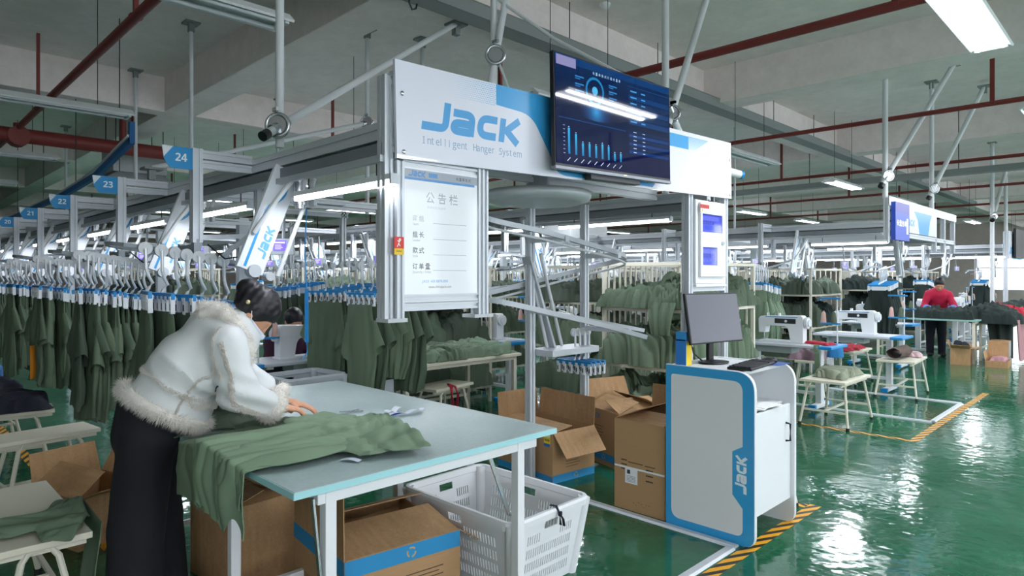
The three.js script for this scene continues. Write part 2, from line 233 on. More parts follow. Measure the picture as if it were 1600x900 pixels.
// ---------- overhead: lamps, pipes, tray, poles ----------
{
  // twin-tube ceiling lamp, 1.5 m along x, origin at its underside centre
  function lamp(on) {
    const t = new THREE.Group();
    const s = new THREE.Shape([[-.13, 0], [-.12, -.012], [-.05, .028], [.05, .028], [.12, -.012], [.13, 0], [.06, .06], [-.06, .06]].map((q) => new THREE.Vector2(...q)));
    const h = new THREE.ExtrudeGeometry(s, { depth: 1.5, bevelEnabled: false }); h.rotateY(Math.PI / 2).translate(-.75, 0, 0);
    mesh('housing', h, whiteMatt, t);
    for (const z of [-.07, .07]) mesh('lamp_tube', rod(new THREE.Vector3(-.7, -.006, z), new THREE.Vector3(.7, -.006, z), .016, 10), on ? lampOn : lampOff, t);
    for (const x of [-.715, .715]) mesh('lamp_holder', bx(.03, .05, .2, x, .003, 0, .006), whiteMatt, t);
    for (const x of [-.45, .45]) mesh('hanging_wire', rod(new THREE.Vector3(x, .05, 0), new THREE.Vector3(x, x < 0 ? 1.25 : 1.25, 0), .004, 5), darkSteel, t);
    return t;
  }
  const protoOn = lamp(true), protoOff = lamp(false);
  const rows = [-2.5, .88, 4.09, 7.55, 11.05, 14.5, 18, 21.5, 25], cols = [-6.4, -2.65, 1.23, 5.05, 8.8, 12.55, 16.3, 20.05, 23.8, 27.6, 31.4];
  const rowN = ['behind the camera', 'nearest to the viewer', 'over the sign board', 'second beyond the sign board', 'third beyond the sign board', 'fourth beyond the sign board', 'fifth beyond the sign board', 'sixth beyond the sign board', 'seventh beyond the sign board'];
  rows.forEach((v, r) => cols.forEach((u, c) => {
    if (c > 6 && (r + c) % 2) return; if (r > 6 && c % 2) return;
    const on = c >= 3 && !(r === 2 && c <= 4) || r === 0; // the lamps over the left end are switched off
    const o = (on ? protoOn : protoOff).clone(); o.name = numbered('ceiling_lamp'); o.position.set(u, 3.25, -v); scene.add(o);
    tag(o, (on ? 'lit' : 'unlit') + ' twin-tube ceiling lamp, row ' + rowN[r] + ', place ' + ['one', 'two', 'three', 'four', 'five', 'six', 'seven', 'eight', 'nine', 'ten', 'eleven'][c] + ' from left', 'ceiling lamp', 'hanging fluorescent lamps');
    if (on && (r < 4 || c < 8)) for (const z of [-.07, .07]) rectLight(1.38, .036, 0xf2f7ff, LAMP, P(u, 3.224, v + z), P(u, 0, v + z));
  }));
  // sprinkler pipes
  const clamps = (g, a, b, n, r) => { for (let i = 1; i < n; i++) { const p = a.clone().lerp(b, i / n); g.push(bx(.03, .06, .09, p.x, p.y + .02, p.z), bx(.035, SLAB - p.y, .05, p.x, (SLAB + p.y) / 2, p.z)); } };
  const br = [[-2.4, 'far left'], [1.5, 'over the hanging garments'], [5.4, 'above the screen'], [9.25, 'second right of the screen'], [13.5, 'third right of the screen'], [17.6, 'fourth right of the screen'], [22, 'fifth right of the screen'], [26.3, 'sixth right of the screen']];
  for (const [u, w] of br) {
    const a = P(u, 3.6, -5), b = P(u, 3.6, 30), o = thing('sprinkler_pipe', 'dark red sprinkler branch pipe, ' + w, 'pipe', 0, 0, 0, 0, 'sprinkler branch pipes');
    mesh('pipe', rod(a, b, u < 6 ? .04 : .03, 10), redPipe, o);
    for (const v of [-2.2, 1.4, 5.6, 9.5, 13.4, 17.2, 21, 25]) { mesh('hanger_strap', [bx(.032, SLAB - 3.58, .045, u, (SLAB + 3.58) / 2, -v), bx(.09, .03, .06, u, 3.6, -v, .004)], redPipe, o); }
  }
  const mp = thing('sprinkler_main', 'thick dark red sprinkler main crossing at the upper left', 'pipe');
  mesh('pipe', rod(P(-8, 3.5, 10.9), P(4.2, 3.5, 10.9), .1, 16), redPipe, mp);
  for (const u of [-2.4, 1.5]) mesh('saddle_joint', [rod(P(u, 3.48, 10.78), P(u, 3.48, 11.02), .13, 14), rod(P(u, 3.5, 10.9), P(u, 3.66, 10.9), .055, 10)], redPipe, mp);
  mesh('riser', [rod(P(2.75, 3.5, 10.9), P(2.75, 4.2, 10.9), .045, 10), rod(P(2.9, 3.5, 10.9), P(2.9, 4.2, 10.9), .045, 10)], redPipe, mp);
  // galvanised cable tray in front of the beam
  const tr = thing('cable_tray', 'long grey galvanised cable tray hung below the ceiling', 'cable tray');
  mesh('tray', [bb(-3, 26, 3.93, 3.94, -4.34, -4.54), bb(-3, 26, 3.93, 4.05, -4.335, -4.345), bb(-3, 26, 3.93, 4.05, -4.535, -4.545), bb(-3, 26, 4.05, 4.056, -4.33, -4.55)], galv, tr);
  for (let u = -1.5; u < 25; u += 1.7) mesh('hanger_rod', rod(P(u, 4.05, 4.44), P(u, SLAB, 4.44), .006, 6), darkSteel, tr);
  const tr2 = thing('cable_tray', 'far grey cable tray crossing behind the second sign board', 'cable tray');
  mesh('tray', [bb(13.3, 13.5, 3.35, 3.45, 2, -28, 0)], galv, tr2); for (let v = 0; v < 28; v += 2.5) mesh('hanger_rod', rod(P(13.4, 3.4, v), P(13.4, SLAB, v), .007, 6), darkSteel, tr2);
  // blue bus trunking on the left
  const bt = thing('blue_trunking', 'blue cable trunking running away over the numbered stations', 'trunking');
  mesh('trunk', [bar(P(2.05, 3.25, 7.8), P(2.05, 3.03, 7.8), .05, .06), bar(P(2.05, 3.05, 7.78), P(2.05, 2.84, 9.3), .05, .07), bar(P(2.05, 2.84, 9.3), P(2.05, 2.76, 11.1), .05, .07), bar(P(2.05, 2.76, 11.1), P(2.1, 2.72, 18), .05, .07)], blueDark, bt);
  mesh('cable', sweepRound([P(2.02, 3.1, 7.8), P(2.02, 2.93, 9), P(2.03, 2.86, 10), P(2.04, 2.81, 11.4), P(2.08, 2.77, 17)], .016, 6), pipeWhite, bt);
  for (const v of [8.3, 10.4, 12.6, 15]) mesh('hanger_rod', rod(P(2.06, 2.78, v), P(2.06, SLAB, v), .006, 6), darkSteel, bt);
  // air unit with a funnel below, behind sign 24
  const au = thing('air_unit', 'grey boxy ventilation unit with tapering funnel hung behind the nearest blue sign', 'ventilation unit', 3.25, 3.1, 12.2);
  mesh('body', bx(.8, .42, .7, 0, .4, 0, .01), M(0xa4a9ac, .5, .2), au);
  { const g = new THREE.CylinderGeometry(.75, 1.35, .26, 4, 1); g.rotateY(Math.PI / 4).scale(.62, .8, .5).translate(0, .1, 0); mesh('funnel', g.toNonIndexed(), M(0xb4b9bd, .5, .2), au); au.children[1].geometry.computeVertexNormals(); }
  for (const x of [-.35, .35]) for (const z of [-.3, .3]) mesh('hanger_rod', rod(new THREE.Vector3(x, .6, z), new THREE.Vector3(x, 1.4, z), .008, 6), darkSteel, au);
  const du = thing('distribution_box', 'pale grey distribution duct box above the rear racks', 'duct box', 10.1, 2.35, 8.3);
  mesh('body', bx(1.15, .62, .7, 0, .3, 0, .01), M(0xb0b4b6, .5, .1), du); mesh('flange', bx(.04, .7, .78, -.25, .3, 0, .005), M(0xa3a7aa, .5, .1), du); for (const x of [-.4, .4]) mesh('hanger_rod', rod(new THREE.Vector3(x, .6, 0), new THREE.Vector3(x, 2.15, 0), .008, 6), darkSteel, du);
  // hook, smoke heads and droppers
  tag(mesh('ceiling_hook', [sweepRound([P(3.2, 4.0, 4.4), P(3.2, 3.86, 4.4), P(3.23, 3.81, 4.4), P(3.27, 3.83, 4.4), P(3.28, 3.87, 4.4)], .008, 6)], darkSteel), 'small dark hook hanging from the beam left of the sign', 'hook');
  const det = (u, v, y, l) => { const o = thing('smoke_detector', l, 'smoke detector', u, y, v); mesh('body', lathe([[0, -.045], [.03, -.04], [.05, -.02], [.06, 0], [.06, .012]], 16), white, o); };
  det(9.6, 1.9, SLAB - .012, 'round smoke detector on the ceiling at upper right'); det(5.6, 4.2, SLAB - .012, 'round smoke detector over the cable tray'); det(1.6, 6.2, SLAB - .012, 'round smoke detector at upper left of the ceiling');
  // white support poles
  const flange = (p) => [bx(.16, .02, .16, p.x, p.y - .01, p.z), bx(.06, .1, .06, p.x, p.y - .06, p.z)];
  function pole(label, u, v, y0, y1, diag, r = .024) {
    const o = thing('support_pole', label, 'pole');
    mesh('tube', rod(P(u, y0, v), P(u, y1, v), r, 14), pipeWhite, o); mesh('flange', flange(P(u, y1, v)), galv, o);
    for (const [cu, cy, cv, du_, dy, dv, over] of diag || []) {
      const a = P(cu, cy, cv), b = P(du_, dy, dv), d = b.clone().sub(a).normalize();
      mesh('brace', rod(a.clone().addScaledVector(d, -(over ?? .12)), b, r, 14), pipeWhite, o); mesh('brace_cap', rod(a.clone().addScaledVector(d, -(over ?? .12) - .05), a.clone().addScaledVector(d, -(over ?? .12)), r + .004, 14), black, o);
      const side = new THREE.Vector3(-S2, 0, S2).cross(d).normalize(); const n = new THREE.Vector3(-S2, 0, S2);
      const tor = new THREE.TorusGeometry(.062, .012, 8, 24); tor.lookAt(n); tor.translate(a.x + n.x * .03, a.y, a.z + n.z * .03); const tor2 = new THREE.CylinderGeometry(.05, .05, .02, 20); tor2.rotateX(Math.PI / 2); tor2.lookAt(n); tor2.translate(a.x + n.x * .03, a.y, a.z + n.z * .03);
      mesh('clamp', [tor, tor2, rod(a.clone().addScaledVector(d, -.07), a.clone().addScaledVector(d, .07), r + .009, 14), bx(.02, .02, .05, a.x + n.x * .06, a.y + .08, a.z + n.z * .06)], steel, o);
      mesh('flange', flange(b), galv, o);
    }
    return o;
  }
  const S2 = Math.SQRT1_2;
  pole('white support pole with braced clamp standing on the beam beside the sign', 1.68, 3.54, 2.33, SLAB, [[1.66, 2.44, 3.5, 4.0, 4.0, 4.75]]);
  pole('white support pole with crossing brace rising behind the logo', 3.12, 3.3, 2.35, SLAB, [[3.1, 3.12, 3.26, 3.3, 4.2, 3.2, .6]]);
  pole('white support pole beside the right edge of the big screen', 4.8, 2.97, 2.3, SLAB, [[4.86, 2.98, 2.95, 5.6, 4.4, 2.95], [4.86, 2.98, 2.95, 5.35, 2.45, 2.95, .02]], .03);
  [[2.67, 7.85], [2.73, 10.2], [2.8, 14.96], [4.2, 6.6], [4.85, 6.4], [4.85, 10.3]].forEach(([u, v], i) => pole(['white ceiling pole dropping behind the nearest blue sign', 'white ceiling pole dropping behind the second blue sign', 'white ceiling pole behind the fourth blue sign', 'thin white ceiling pole left of the big sign', 'white ceiling pole behind the big screen', 'far white ceiling pole deep behind the big screen'][i], u, v, 2.33, i === 3 ? 4.5 : SLAB, i === 3 ? [[4.2, 3.4, 6.6, 1.9, 2.6, 6.6, -.02]] : null, .024));
  pole('white support pole at the near end of the second sign board', 8.98, 2.44, 2.57, SLAB, [[8.98, 2.84, 2.42, 9.98, 4.42, 1.87]], .032);
  pole('white support pole in the middle of the second sign board', 11.27, 2.44, 2.57, SLAB, [[11.27, 2.9, 2.42, 11.75, 4.42, 1.87]], .032);
  pole('white support pole far right by the third sign board', 17.3, 2.62, 1.0, SLAB, [[17.3, 2.9, 2.6, 19.2, 4.3, 2.6]], .04);
  pole('white support pole behind the third sign board', 19.6, 2.7, 1.0, SLAB, null, .04);
  for (const [u, v, y, l] of [[5.2, 4.9, 2.6, 'thin'], [9.2, 5.2, 2.3, 'slim']]) pole(l + ' white dropper pole between the two sign boards', u + 1.4, v, y, SLAB, null, .018);
}

// ---------- lettering ----------
function logo(g, x, y, w, h, color) { // the wordmark as four slanted block letters in a w x h box
  g.save(); g.translate(x, y); g.scale(w / 4.3, h); g.transform(1, 0, -.16, 1, .16, 0); g.strokeStyle = color; g.lineWidth = .27; g.lineJoin = 'round'; g.lineCap = 'butt';
  const L = (f) => { g.beginPath(); f(); g.stroke(); };
  L(() => { g.moveTo(.93, 0); g.lineTo(.93, .66); g.quadraticCurveTo(.93, .87, .7, .87); g.lineTo(0, .87); });
  L(() => { g.moveTo(1.2, .27); g.lineTo(1.75, .27); g.quadraticCurveTo(2.02, .27, 2.02, .5); g.lineTo(2.02, 1.0); });
  L(() => { g.moveTo(2.0, .6); g.lineTo(1.5, .6); g.quadraticCurveTo(1.27, .6, 1.27, .74); g.quadraticCurveTo(1.27, .88, 1.5, .88); g.lineTo(2.0, .88); });
  L(() => { g.moveTo(3.15, .27); g.lineTo(2.72, .27); g.quadraticCurveTo(2.4, .27, 2.4, .57); g.quadraticCurveTo(2.4, .87, 2.72, .87); g.lineTo(3.15, .87); });
  L(() => { g.moveTo(3.42, .14); g.lineTo(3.42, 1.0); });
  L(() => { g.moveTo(4.2, .12); g.lineTo(3.62, .56); g.lineTo(4.22, 1.0); });
  g.restore();
}
// hand-drawn strokes for the Chinese characters, in a 10 x 10 box
const GLYPH = {
  gong: [[4, 1, 1, 5], [6, 1, 9, 5], [4.5, 5, 2, 9], [2, 9, 8, 8.6], [6.5, 6.5, 8.6, 9.4]],
  gao: [[2.5, 1, 1.5, 3], [1.8, 2.6, 8.4, 2.6], [5, .8, 5, 5], [.8, 5, 9.2, 5], [2.4, 6.3, 7.6, 6.3], [2.4, 6.3, 2.4, 9.4], [7.6, 6.3, 7.6, 9.4], [2.4, 9.2, 7.6, 9.2]],
  lan: [[.5, 3, 4, 3], [2.2, .8, 2.2, 9.5], [2.2, 3.4, .6, 6.5], [2.3, 4, 3.6, 5.4], [5.6, 1, 6.3, 2.4], [8.4, .8, 7.6, 2.4], [4.8, 3.2, 9.4, 3.2], [5.2, 5.8, 9, 5.8], [4.5, 9, 9.6, 9]],
  zhang: [[8, 1, 4.5, 3.6], [.8, 5, 9.2, 5], [3.2, .8, 3.2, 9], [3.2, 9, 5, 7.8], [4.6, 5, 9.3, 9.4]],
  ding: [[1.5, 1, 2.6, 2.2], [.6, 4, 2.4, 4], [2.4, 4, 2.4, 8.6], [2.4, 8.6, 3.6, 7.4], [4, 2, 9.4, 2], [7, 2, 7, 9], [7, 9, 5.6, 8.4]],
  dan: [[3, .6, 3.8, 2], [7, .6, 6.2, 2], [2, 2.4, 8, 2.4], [2, 2.4, 2, 6], [8, 2.4, 8, 6], [2, 4.2, 8, 4.2], [2, 6, 8, 6], [.6, 7.6, 9.4, 7.6], [5, 2.4, 5, 9.6]],
  liang: [[2.4, .8, 7.6, .8], [2.4, .8, 2.4, 3], [7.6, .8, 7.6, 3], [2.4, 2, 7.6, 2], [.6, 3.6, 9.4, 3.6], [2.4, 5, 7.6, 5], [2.4, 5, 2.4, 7], [7.6, 5, 7.6, 7], [2.4, 7, 7.6, 7], [5, 5, 5, 9.4], [1.6, 8.2, 8.4, 8.2], [.8, 9.4, 9.2, 9.4]],
  zu: [[3, .8, 1, 4], [1, 4, 3.6, 4], [3.6, 2.4, 1, 7], [1, 7, 4, 6.2], [.8, 9.2, 4, 8.4], [5.4, 1.4, 5.4, 9], [8.4, 1.4, 8.4, 9], [5.4, 1.4, 8.4, 1.4], [5.4, 4, 8.4, 4], [5.4, 6.4, 8.4, 6.4], [4.4, 9, 9.6, 9]],
  kuan: [[1, 1.8, 5, 1.8], [3, .6, 3, 3.4], [1.2, 3.6, 4.8, 3.6], [.8, 5.4, 5, 5.4], [3, 5.4, 3, 9], [1.6, 7, .8, 8.6], [4.2, 7, 5, 8.2], [6.6, .8, 5.6, 3.6], [6.3, 2.4, 9.4, 2.4], [9.4, 2.4, 8.8, 4], [7.6, 3.6, 7.4, 6], [7.4, 6, 5.4, 9.4], [7.4, 6, 9.5, 9.4]],
  shi: [[.8, 3, 9.2, 3], [6.2, .8, 7, 6], [7, 6, 9.2, 9.4], [9.2, 9.4, 9.5, 8], [7.8, .9, 8.8, 2], [1.2, 5.4, 5, 5.4], [3, 5.4, 3, 8.8], [.8, 9, 5.4, 8.2]],
  ban: [[1, 2, 9, 2], [5, .6, 5, 9.4], [2, 5, 8, 5], [2, 7.4, 8, 7.4], [1.4, 3.4, 1.4, 9.2]],
};
function glyphs(g, list, x, y, s, gap, color, lw = .95) { g.save(); g.strokeStyle = color; g.lineCap = 'round'; list.forEach((n, i) => { g.lineWidth = s * lw / 10; for (const [a, b, c, d] of GLYPH[n]) { g.beginPath(); g.moveTo(x + i * (s + gap) + a * s / 10, y + b * s / 10); g.lineTo(x + i * (s + gap) + c * s / 10, y + d * s / 10); g.stroke(); } }); g.restore(); }
// a box whose front (+z) face shows a print, other faces plain
function printed(name, w, h, d, tex, mat, rough, parent, x, y, z, side, extra = {}) {
  const g = new THREE.BoxGeometry(w, h, d), uv = g.attributes.uv; for (let i = 0; i < uv.count; i++) if (!(i >= 16 && i < 20)) uv.setXY(i, .004, .5);
  const m = new THREE.Mesh(g, new THREE.MeshPhysicalMaterial({ map: tex, roughness: rough, ...extra })); m.name = name; m.position.set(x, y, z); m.castShadow = m.receiveShadow = true; parent.add(m); return m;
}

// ---------- the big sign over the line end ----------
{
  const W = 3.165, H = .437, tilt = .0265, tex = canvasTex(2048, 283, (g, w, h) => {
    const X = (u) => (u - 1.683) / W * w, Y = (f) => (1 - f) * h; // f: 0 bottom, 1 top
    g.fillStyle = '#e4e4f1'; g.fillRect(0, 0, w, h); g.fillStyle = '#3aa0dd';
    g.beginPath(); g.moveTo(X(2.3), 0); g.lineTo(X(2.3), Y(.76)); g.lineTo(X(2.47), Y(.74)); g.bezierCurveTo(X(2.58), Y(.72), X(2.6), Y(.6), X(2.64), Y(.48)); g.lineTo(X(2.76), Y(.1)); g.quadraticCurveTo(X(2.78), Y(.035), X(2.86), Y(.03)); g.lineTo(X(3.73), Y(.03)); g.lineTo(X(3.79), Y(.16)); g.lineTo(X(3.79), Y(.72)); g.lineTo(X(4.2), Y(.72)); g.lineTo(X(4.2), Y(.93)); g.lineTo(X(3.79), Y(.93)); g.lineTo(X(3.79), 0); g.fill();
    for (let i = 0; i < 9; i++) { g.globalAlpha = 1 - i * .1; g.fillRect(X(4.2) + 0, Y(.93) + i * 6.6, 180 - i * 14, 3.4); } g.globalAlpha = 1;
    for (let i = 0; i < 36; i++) for (let j = 0; j < 11; j++) { const s = clamp((i + 3 - j * .6) / 34, 0, 1) * 3.1; g.fillRect(X(2.3) - 7.2 * (36 - i) + (j % 2) * 3.6 - s / 2, 6 + j * 6.4 - s / 2, s, s); }
    logo(g, X(1.82), Y(.66), X(2.46) - X(1.82), 92, '#4ba0dc');
    g.fillStyle = '#8aa7c4'; g.font = '31px sans-serif'; const tx = 'Intelligent Hanger System', x0 = X(1.825), sp = (X(2.455) - x0) / (tx.length - .4); [...tx].forEach((ch, i) => g.fillText(ch, x0 + i * sp, Y(.185)));
  });
  const o = thing('sign_board', 'long white header sign board with blue wave and large logo', 'sign', 1.683, 2.127, 2.42); o.rotation.z = tilt;
  printed('panel', W, H, .016, tex, null, .28, o, W / 2, H / 2, .008, 0, { clearcoat: .3 });
  for (const [x, y] of [[.035, .29], [.037, .03], [W - .03, .3], [W - .03, .03]]) { const g = new THREE.SphereGeometry(.011, 12, 8); g.scale(1, 1, .5).translate(x, y, .018); mesh('screw', g, steel, o); }
  mesh('back_frame', [prof(new THREE.Vector3(0, .36, -.04), new THREE.Vector3(W, .36, -.04), .06), prof(new THREE.Vector3(0, .06, -.04), new THREE.Vector3(W, .06, -.04), .06)], alum, o);
  // posts carrying it
  const lp = thing('sign_post', 'slotted aluminium post carrying the left end of the big sign', 'post');
  mesh('post', prof(P(1.665, 1.41, 2.47), P(1.665, 2.5, 2.47), .045, .06), alum, lp); mesh('post', prof(P(1.715, 1.41, 2.45), P(1.715, 2.12, 2.45), .04, .06), alum, lp); mesh('end_cap', bb(1.64, 1.745, 1.395, 1.412, -2.41, -2.505), M(0xc3c6ca, .5), lp);
  const rp = thing('sign_post', 'pair of slotted aluminium posts carrying the right end of the big sign', 'post');
  mesh('post', prof(P(4.27, 0, 2.46), P(4.27, 2.2, 2.46), .06), alum, rp); mesh('post', prof(P(4.81, 0, 2.46), P(4.81, 2.24, 2.46), .06), alum, rp); mesh('cross_bar', prof(P(4.3, 1.52, 2.45), P(4.78, 1.52, 2.45), .04, .06), alum, rp); mesh('cross_bar', prof(P(4.3, 1.3, 2.45), P(4.78, 1.3, 2.45), .04, .04), alum, rp);
  // notice board
  const nb = thing('notice_board', 'hanging white notice board in an aluminium frame under the sign', 'notice board');
  mesh('side_post', prof(P(2.205, 1.41, 2.45), P(2.205, 2.14, 2.45), .04, .06), alum, nb); mesh('side_post', prof(P(2.25, 1.41, 2.47), P(2.25, 2.14, 2.47), .04, .06), alum, nb); mesh('end_cap', bb(2.15, 2.275, 1.395, 1.412, -2.41, -2.505), M(0xc3c6ca, .5), nb);
  mesh('bottom_rail', [prof(P(1.735, 1.5, 2.45), P(2.185, 1.5, 2.45), .05, .04), prof(P(1.735, 1.46, 2.45), P(2.185, 1.46, 2.45), .05, .035)], alum, nb); mesh('top_rail', prof(P(1.735, 2.115, 2.45), P(2.185, 2.115, 2.45), .04, .04), alum, nb);
  const pt = canvasTex(512, 672, (g, w, h) => {
    g.fillStyle = '#eef0f5'; g.fillRect(0, 0, w, h); g.fillStyle = '#9fa6b2'; g.fillRect(0, 8, w, 44); g.fillStyle = '#4a8fce'; g.fillRect(0, 52, w - 20, 13); logo(g, 26, 12, 110, 34, '#3f86c8'); g.fillStyle = '#4a8fce'; g.fillRect(160, 18, 60, 24);
    glyphs(g, ['zhang', 'liang', 'dan', 'gao', 'shi'], 352, 20, 20, 3, '#474d58'); 
    glyphs(g, ['gong', 'gao', 'lan'], 140, 118, 62, 20, '#a3a8b4', .9); g.fillStyle = '#c9cdd6'; g.font = '20px sans-serif'; g.fillText('Bulletin board', 150, 210);
    const row = (y, l, en, c) => { glyphs(g, l, 52, y, 34, 8, c, 1.2); g.fillStyle = '#8b8f98'; g.font = '17px sans-serif'; g.fillText(en, 52, y + 54); g.fillRect(190, y + 38, 240, 2); };
    row(250, ['ban', 'zu'], 'Team', '#b5bac4'); row(336, ['zu', 'zhang'], 'Leader', '#60646c'); row(420, ['kuan', 'shi'], 'Style', '#565a62'); row(505, ['ding', 'dan', 'liang'], 'Quantity / Order', '#4b4f57');
    g.fillStyle = '#86b0dc'; g.font = 'bold 20px sans-serif'; g.fillText('JACK  400 8876 858', 118, 610); g.fillStyle = '#5d6068'; g.font = '18px sans-serif'; g.fillText('www.chinajack.com', 160, 640);
  });
  printed('poster', .44, .58, .008, pt, null, .25, nb, 1.957, 1.808, -2.428, 0, { clearcoat: .8, clearcoatRoughness: .06 });
  const stk = canvasTex(64, 96, (g) => { g.fillStyle = '#e23a2f'; g.fillRect(0, 0, 64, 62); g.fillStyle = '#f2c71c'; g.fillRect(0, 62, 64, 34); g.strokeStyle = '#fff'; g.lineWidth = 5; g.beginPath(); g.arc(38, 15, 5, 0, 7); g.moveTo(36, 22); g.lineTo(28, 38); g.lineTo(20, 54); g.moveTo(30, 36); g.lineTo(40, 50); g.moveTo(34, 26); g.lineTo(22, 20); g.stroke(); g.fillStyle = '#7a5a10'; g.fillRect(14, 74, 36, 5); });
  const sk = thing('warning_sticker', 'small red and yellow warning sticker on the post', 'sticker'); printed('face', .052, .08, .002, stk, null, .5, sk, 1.702, 1.737, -2.4165, 0);
  // electrical box
  const eb = thing('electrical_box', 'white metal electrical box with two breaker windows under the sign', 'electrical box', 4.535, 1.545, 2.46);
  mesh('body', bx(.46, .62, .1, 0, .31, 0, .006), white, eb);
  const brk = (rows_) => canvasTex(256, 224, (g, w, h) => { g.fillStyle = '#7f86d8'; g.fillRect(0, 0, w, h); g.fillStyle = '#a9b1ea'; g.fillRect(6, 30, w - 40, 46); g.fillStyle = '#2a4aa8'; g.fillRect(10, 86, 150, 34); g.fillStyle = '#dfe4ff'; for (let i = 0; i < 7; i++) g.fillRect(16 + i * 20, 92, 4, 24); g.fillStyle = '#4a74d2'; g.fillRect(6, 136, w - 44, 50); if (rows_ > 1) { g.fillStyle = '#c9cff5'; for (let i = 0; i < 8; i++) g.fillRect(14 + i * 22, 140, 9, 40); } });
  const door = mesh('door', (() => { const s = new THREE.Shape([[-.19, -.27], [.19, -.27], [.19, .27], [-.19, .27]].map((q) => new THREE.Vector2(...q))); for (const [a, b, c, d] of [[-.17, .055, .14, .195], [-.165, -.19, .06, -.05]]) s.holes.push(new THREE.Path([[a, b], [a, d], [c, d], [c, b]].map((q) => new THREE.Vector2(...q)))); return new THREE.ExtrudeGeometry(s, { depth: .014, bevelEnabled: true, bevelSize: .003, bevelThickness: .003, bevelSegments: 1 }).translate(0, .325, .054); })(), white, eb);
  printed('breaker_panel', .315, .145, .004, brk(1), null, .5, eb, -.015, .45, .056, 0); printed('breaker_panel', .23, .145, .004, brk(2), null, .5, eb, -.0525, .205, .056, 0);
  const tint = new THREE.MeshPhysicalMaterial({ color: 0xe2e4ff, roughness: .05, transmission: 1, thickness: 0 }); mesh('window_pane', bx(.312, .142, .003, -.015, .45, .066), tint, eb); mesh('window_pane', bx(.227, .142, .003, -.0525, .205, .066), tint, eb);
  mesh('lock', [rod(new THREE.Vector3(.135, .31, .06), new THREE.Vector3(.135, .31, .084), .016, 14), bx(.006, .02, .006, .135, .31, .085)], steel, eb);
  const el = canvasTex(128, 64, (g) => { g.fillStyle = '#f2f0ea'; g.fillRect(0, 0, 128, 64); g.fillStyle = '#cf2a26'; g.fillRect(0, 0, 128, 34); g.fillStyle = '#8e1512'; for (let i = 0; i < 5; i++) g.fillRect(34 + i * 17, 11, 11, 13); g.fillStyle = '#e9b81c'; g.beginPath(); g.moveTo(10, 60); g.lineTo(40, 60); g.lineTo(25, 38); g.fill(); }); printed('warning_label', .13, .055, .002, el, null, .5, eb, -.14, .557, .073, 0);
  mesh('ledge', bx(.46, .02, .09, 0, -.012, .01, .004), white, eb);
  // big screen
  const sc = canvasTex(1024, 576, (g, w, h) => {
    g.fillStyle = '#071028'; g.fillRect(0, 0, w, h); const rg = g.createLinearGradient(0, 0, 0, h); rg.addColorStop(0, '#0e2a55'); rg.addColorStop(.35, '#0a1c40'); rg.addColorStop(1, '#0a1440'); g.fillStyle = rg; g.fillRect(0, 0, w, h);
    g.fillStyle = '#103a6e'; g.fillRect(0, 0, w, 40); g.fillStyle = '#8a88b4'; g.fillRect(8, 6, 150, 52); for (let i = 0; i < 10; i++) glyphs(g, [['zhang', 'liang', 'dan', 'gao', 'shi', 'ding', 'zu'][i % 7]], 292 + i * 25, 42, 18, 0, '#9cc4ea', 1.3);
    g.strokeStyle = '#1f7fb8'; g.lineWidth = 14; g.beginPath(); g.arc(310, 150, 70, 0, 7); g.stroke(); g.strokeStyle = '#0c2748'; g.lineWidth = 16; g.beginPath(); g.arc(310, 150, 46, 0, 7); g.stroke(); g.fillStyle = '#52b4e4'; g.beginPath(); g.arc(310, 148, 24, 0, 7); g.fill();
    const ov = g.createRadialGradient(320, 265, 5, 320, 265, 150); ov.addColorStop(0, '#2f93d2'); ov.addColorStop(1, 'rgba(10,40,90,0)'); g.fillStyle = ov; g.beginPath(); g.ellipse(320, 270, 170, 46, 0, 0, 7); g.fill();
    g.fillStyle = '#2f7fc0'; for (const [x, y] of [[150, 90], [150, 130], [430, 90], [430, 125], [430, 160], [150, 165]]) { g.fillRect(x, y, 70, 8); g.fillRect(x, y + 13, 40, 5); }
    g.fillStyle = '#164a86'; g.fillRect(20, 330, 560, 5); g.fillRect(600, 60, 410, 4); for (let i = 0; i < 6; i++) { g.fillStyle = i % 2 ? '#123a70' : '#0d2c58'; g.fillRect(610, 74 + i * 36, 400, 30); g.fillStyle = '#4a9ad8'; g.fillRect(626, 84 + i * 36, 60, 8); g.fillRect(730, 84 + i * 36, 40, 8); }
    for (let i = 0; i < 6; i++) { g.fillStyle = i % 2 ? '#0f3a7a' : '#0b2450'; g.fillRect(610, 320 + i * 24, 400, 18); g.fillStyle = '#cfe4ff'; g.fillRect(650, 327 + i * 24, 30, 4); g.fillRect(740, 327 + i * 24, 24, 4); }
    [138, 112, 70, 72, 68, 84, 76, 44, 48].forEach((b, i) => { const x = 88 + i * 54; const q = g.createLinearGradient(0, 520 - b, 0, 520); q.addColorStop(0, '#34b4e6'); q.addColorStop(1, '#1c78b4'); g.fillStyle = q; g.fillRect(x, 520 - b, 16, b); g.fillStyle = '#dff0ff'; g.fillRect(x + 3, 512 - b, 9, 4); g.save(); g.translate(x + 6, 548); g.rotate(-.7); g.fillRect(-18, -2, 32, 4); g.restore(); }); g.fillStyle = '#9fb8d8'; for (let i = 0; i < 8; i++) g.fillRect(52, 370 + i * 21, 14, 4);
  });
  const tv = thing('wall_screen', 'large black flat screen showing a blue dashboard with bar chart', 'screen', 2.648, 2.185, 2.36); tv.rotation.z = .027;
  const TW = 1.165, TH = .635; mesh('housing', [bx(TW, TH, .03, TW / 2, TH / 2, .026, .006), bx(TW * .7, TH * .55, .03, TW / 2, TH * .4, -.002, .01)], black, tv);
  printed('display', TW - .02, TH - .04, .003, sc, null, .04, tv, TW / 2, TH / 2 + .011, .0425, 0, { color: 0x141414, emissive: 0xffffff, emissiveMap: sc, emissiveIntensity: .75, ior: 1.36 });
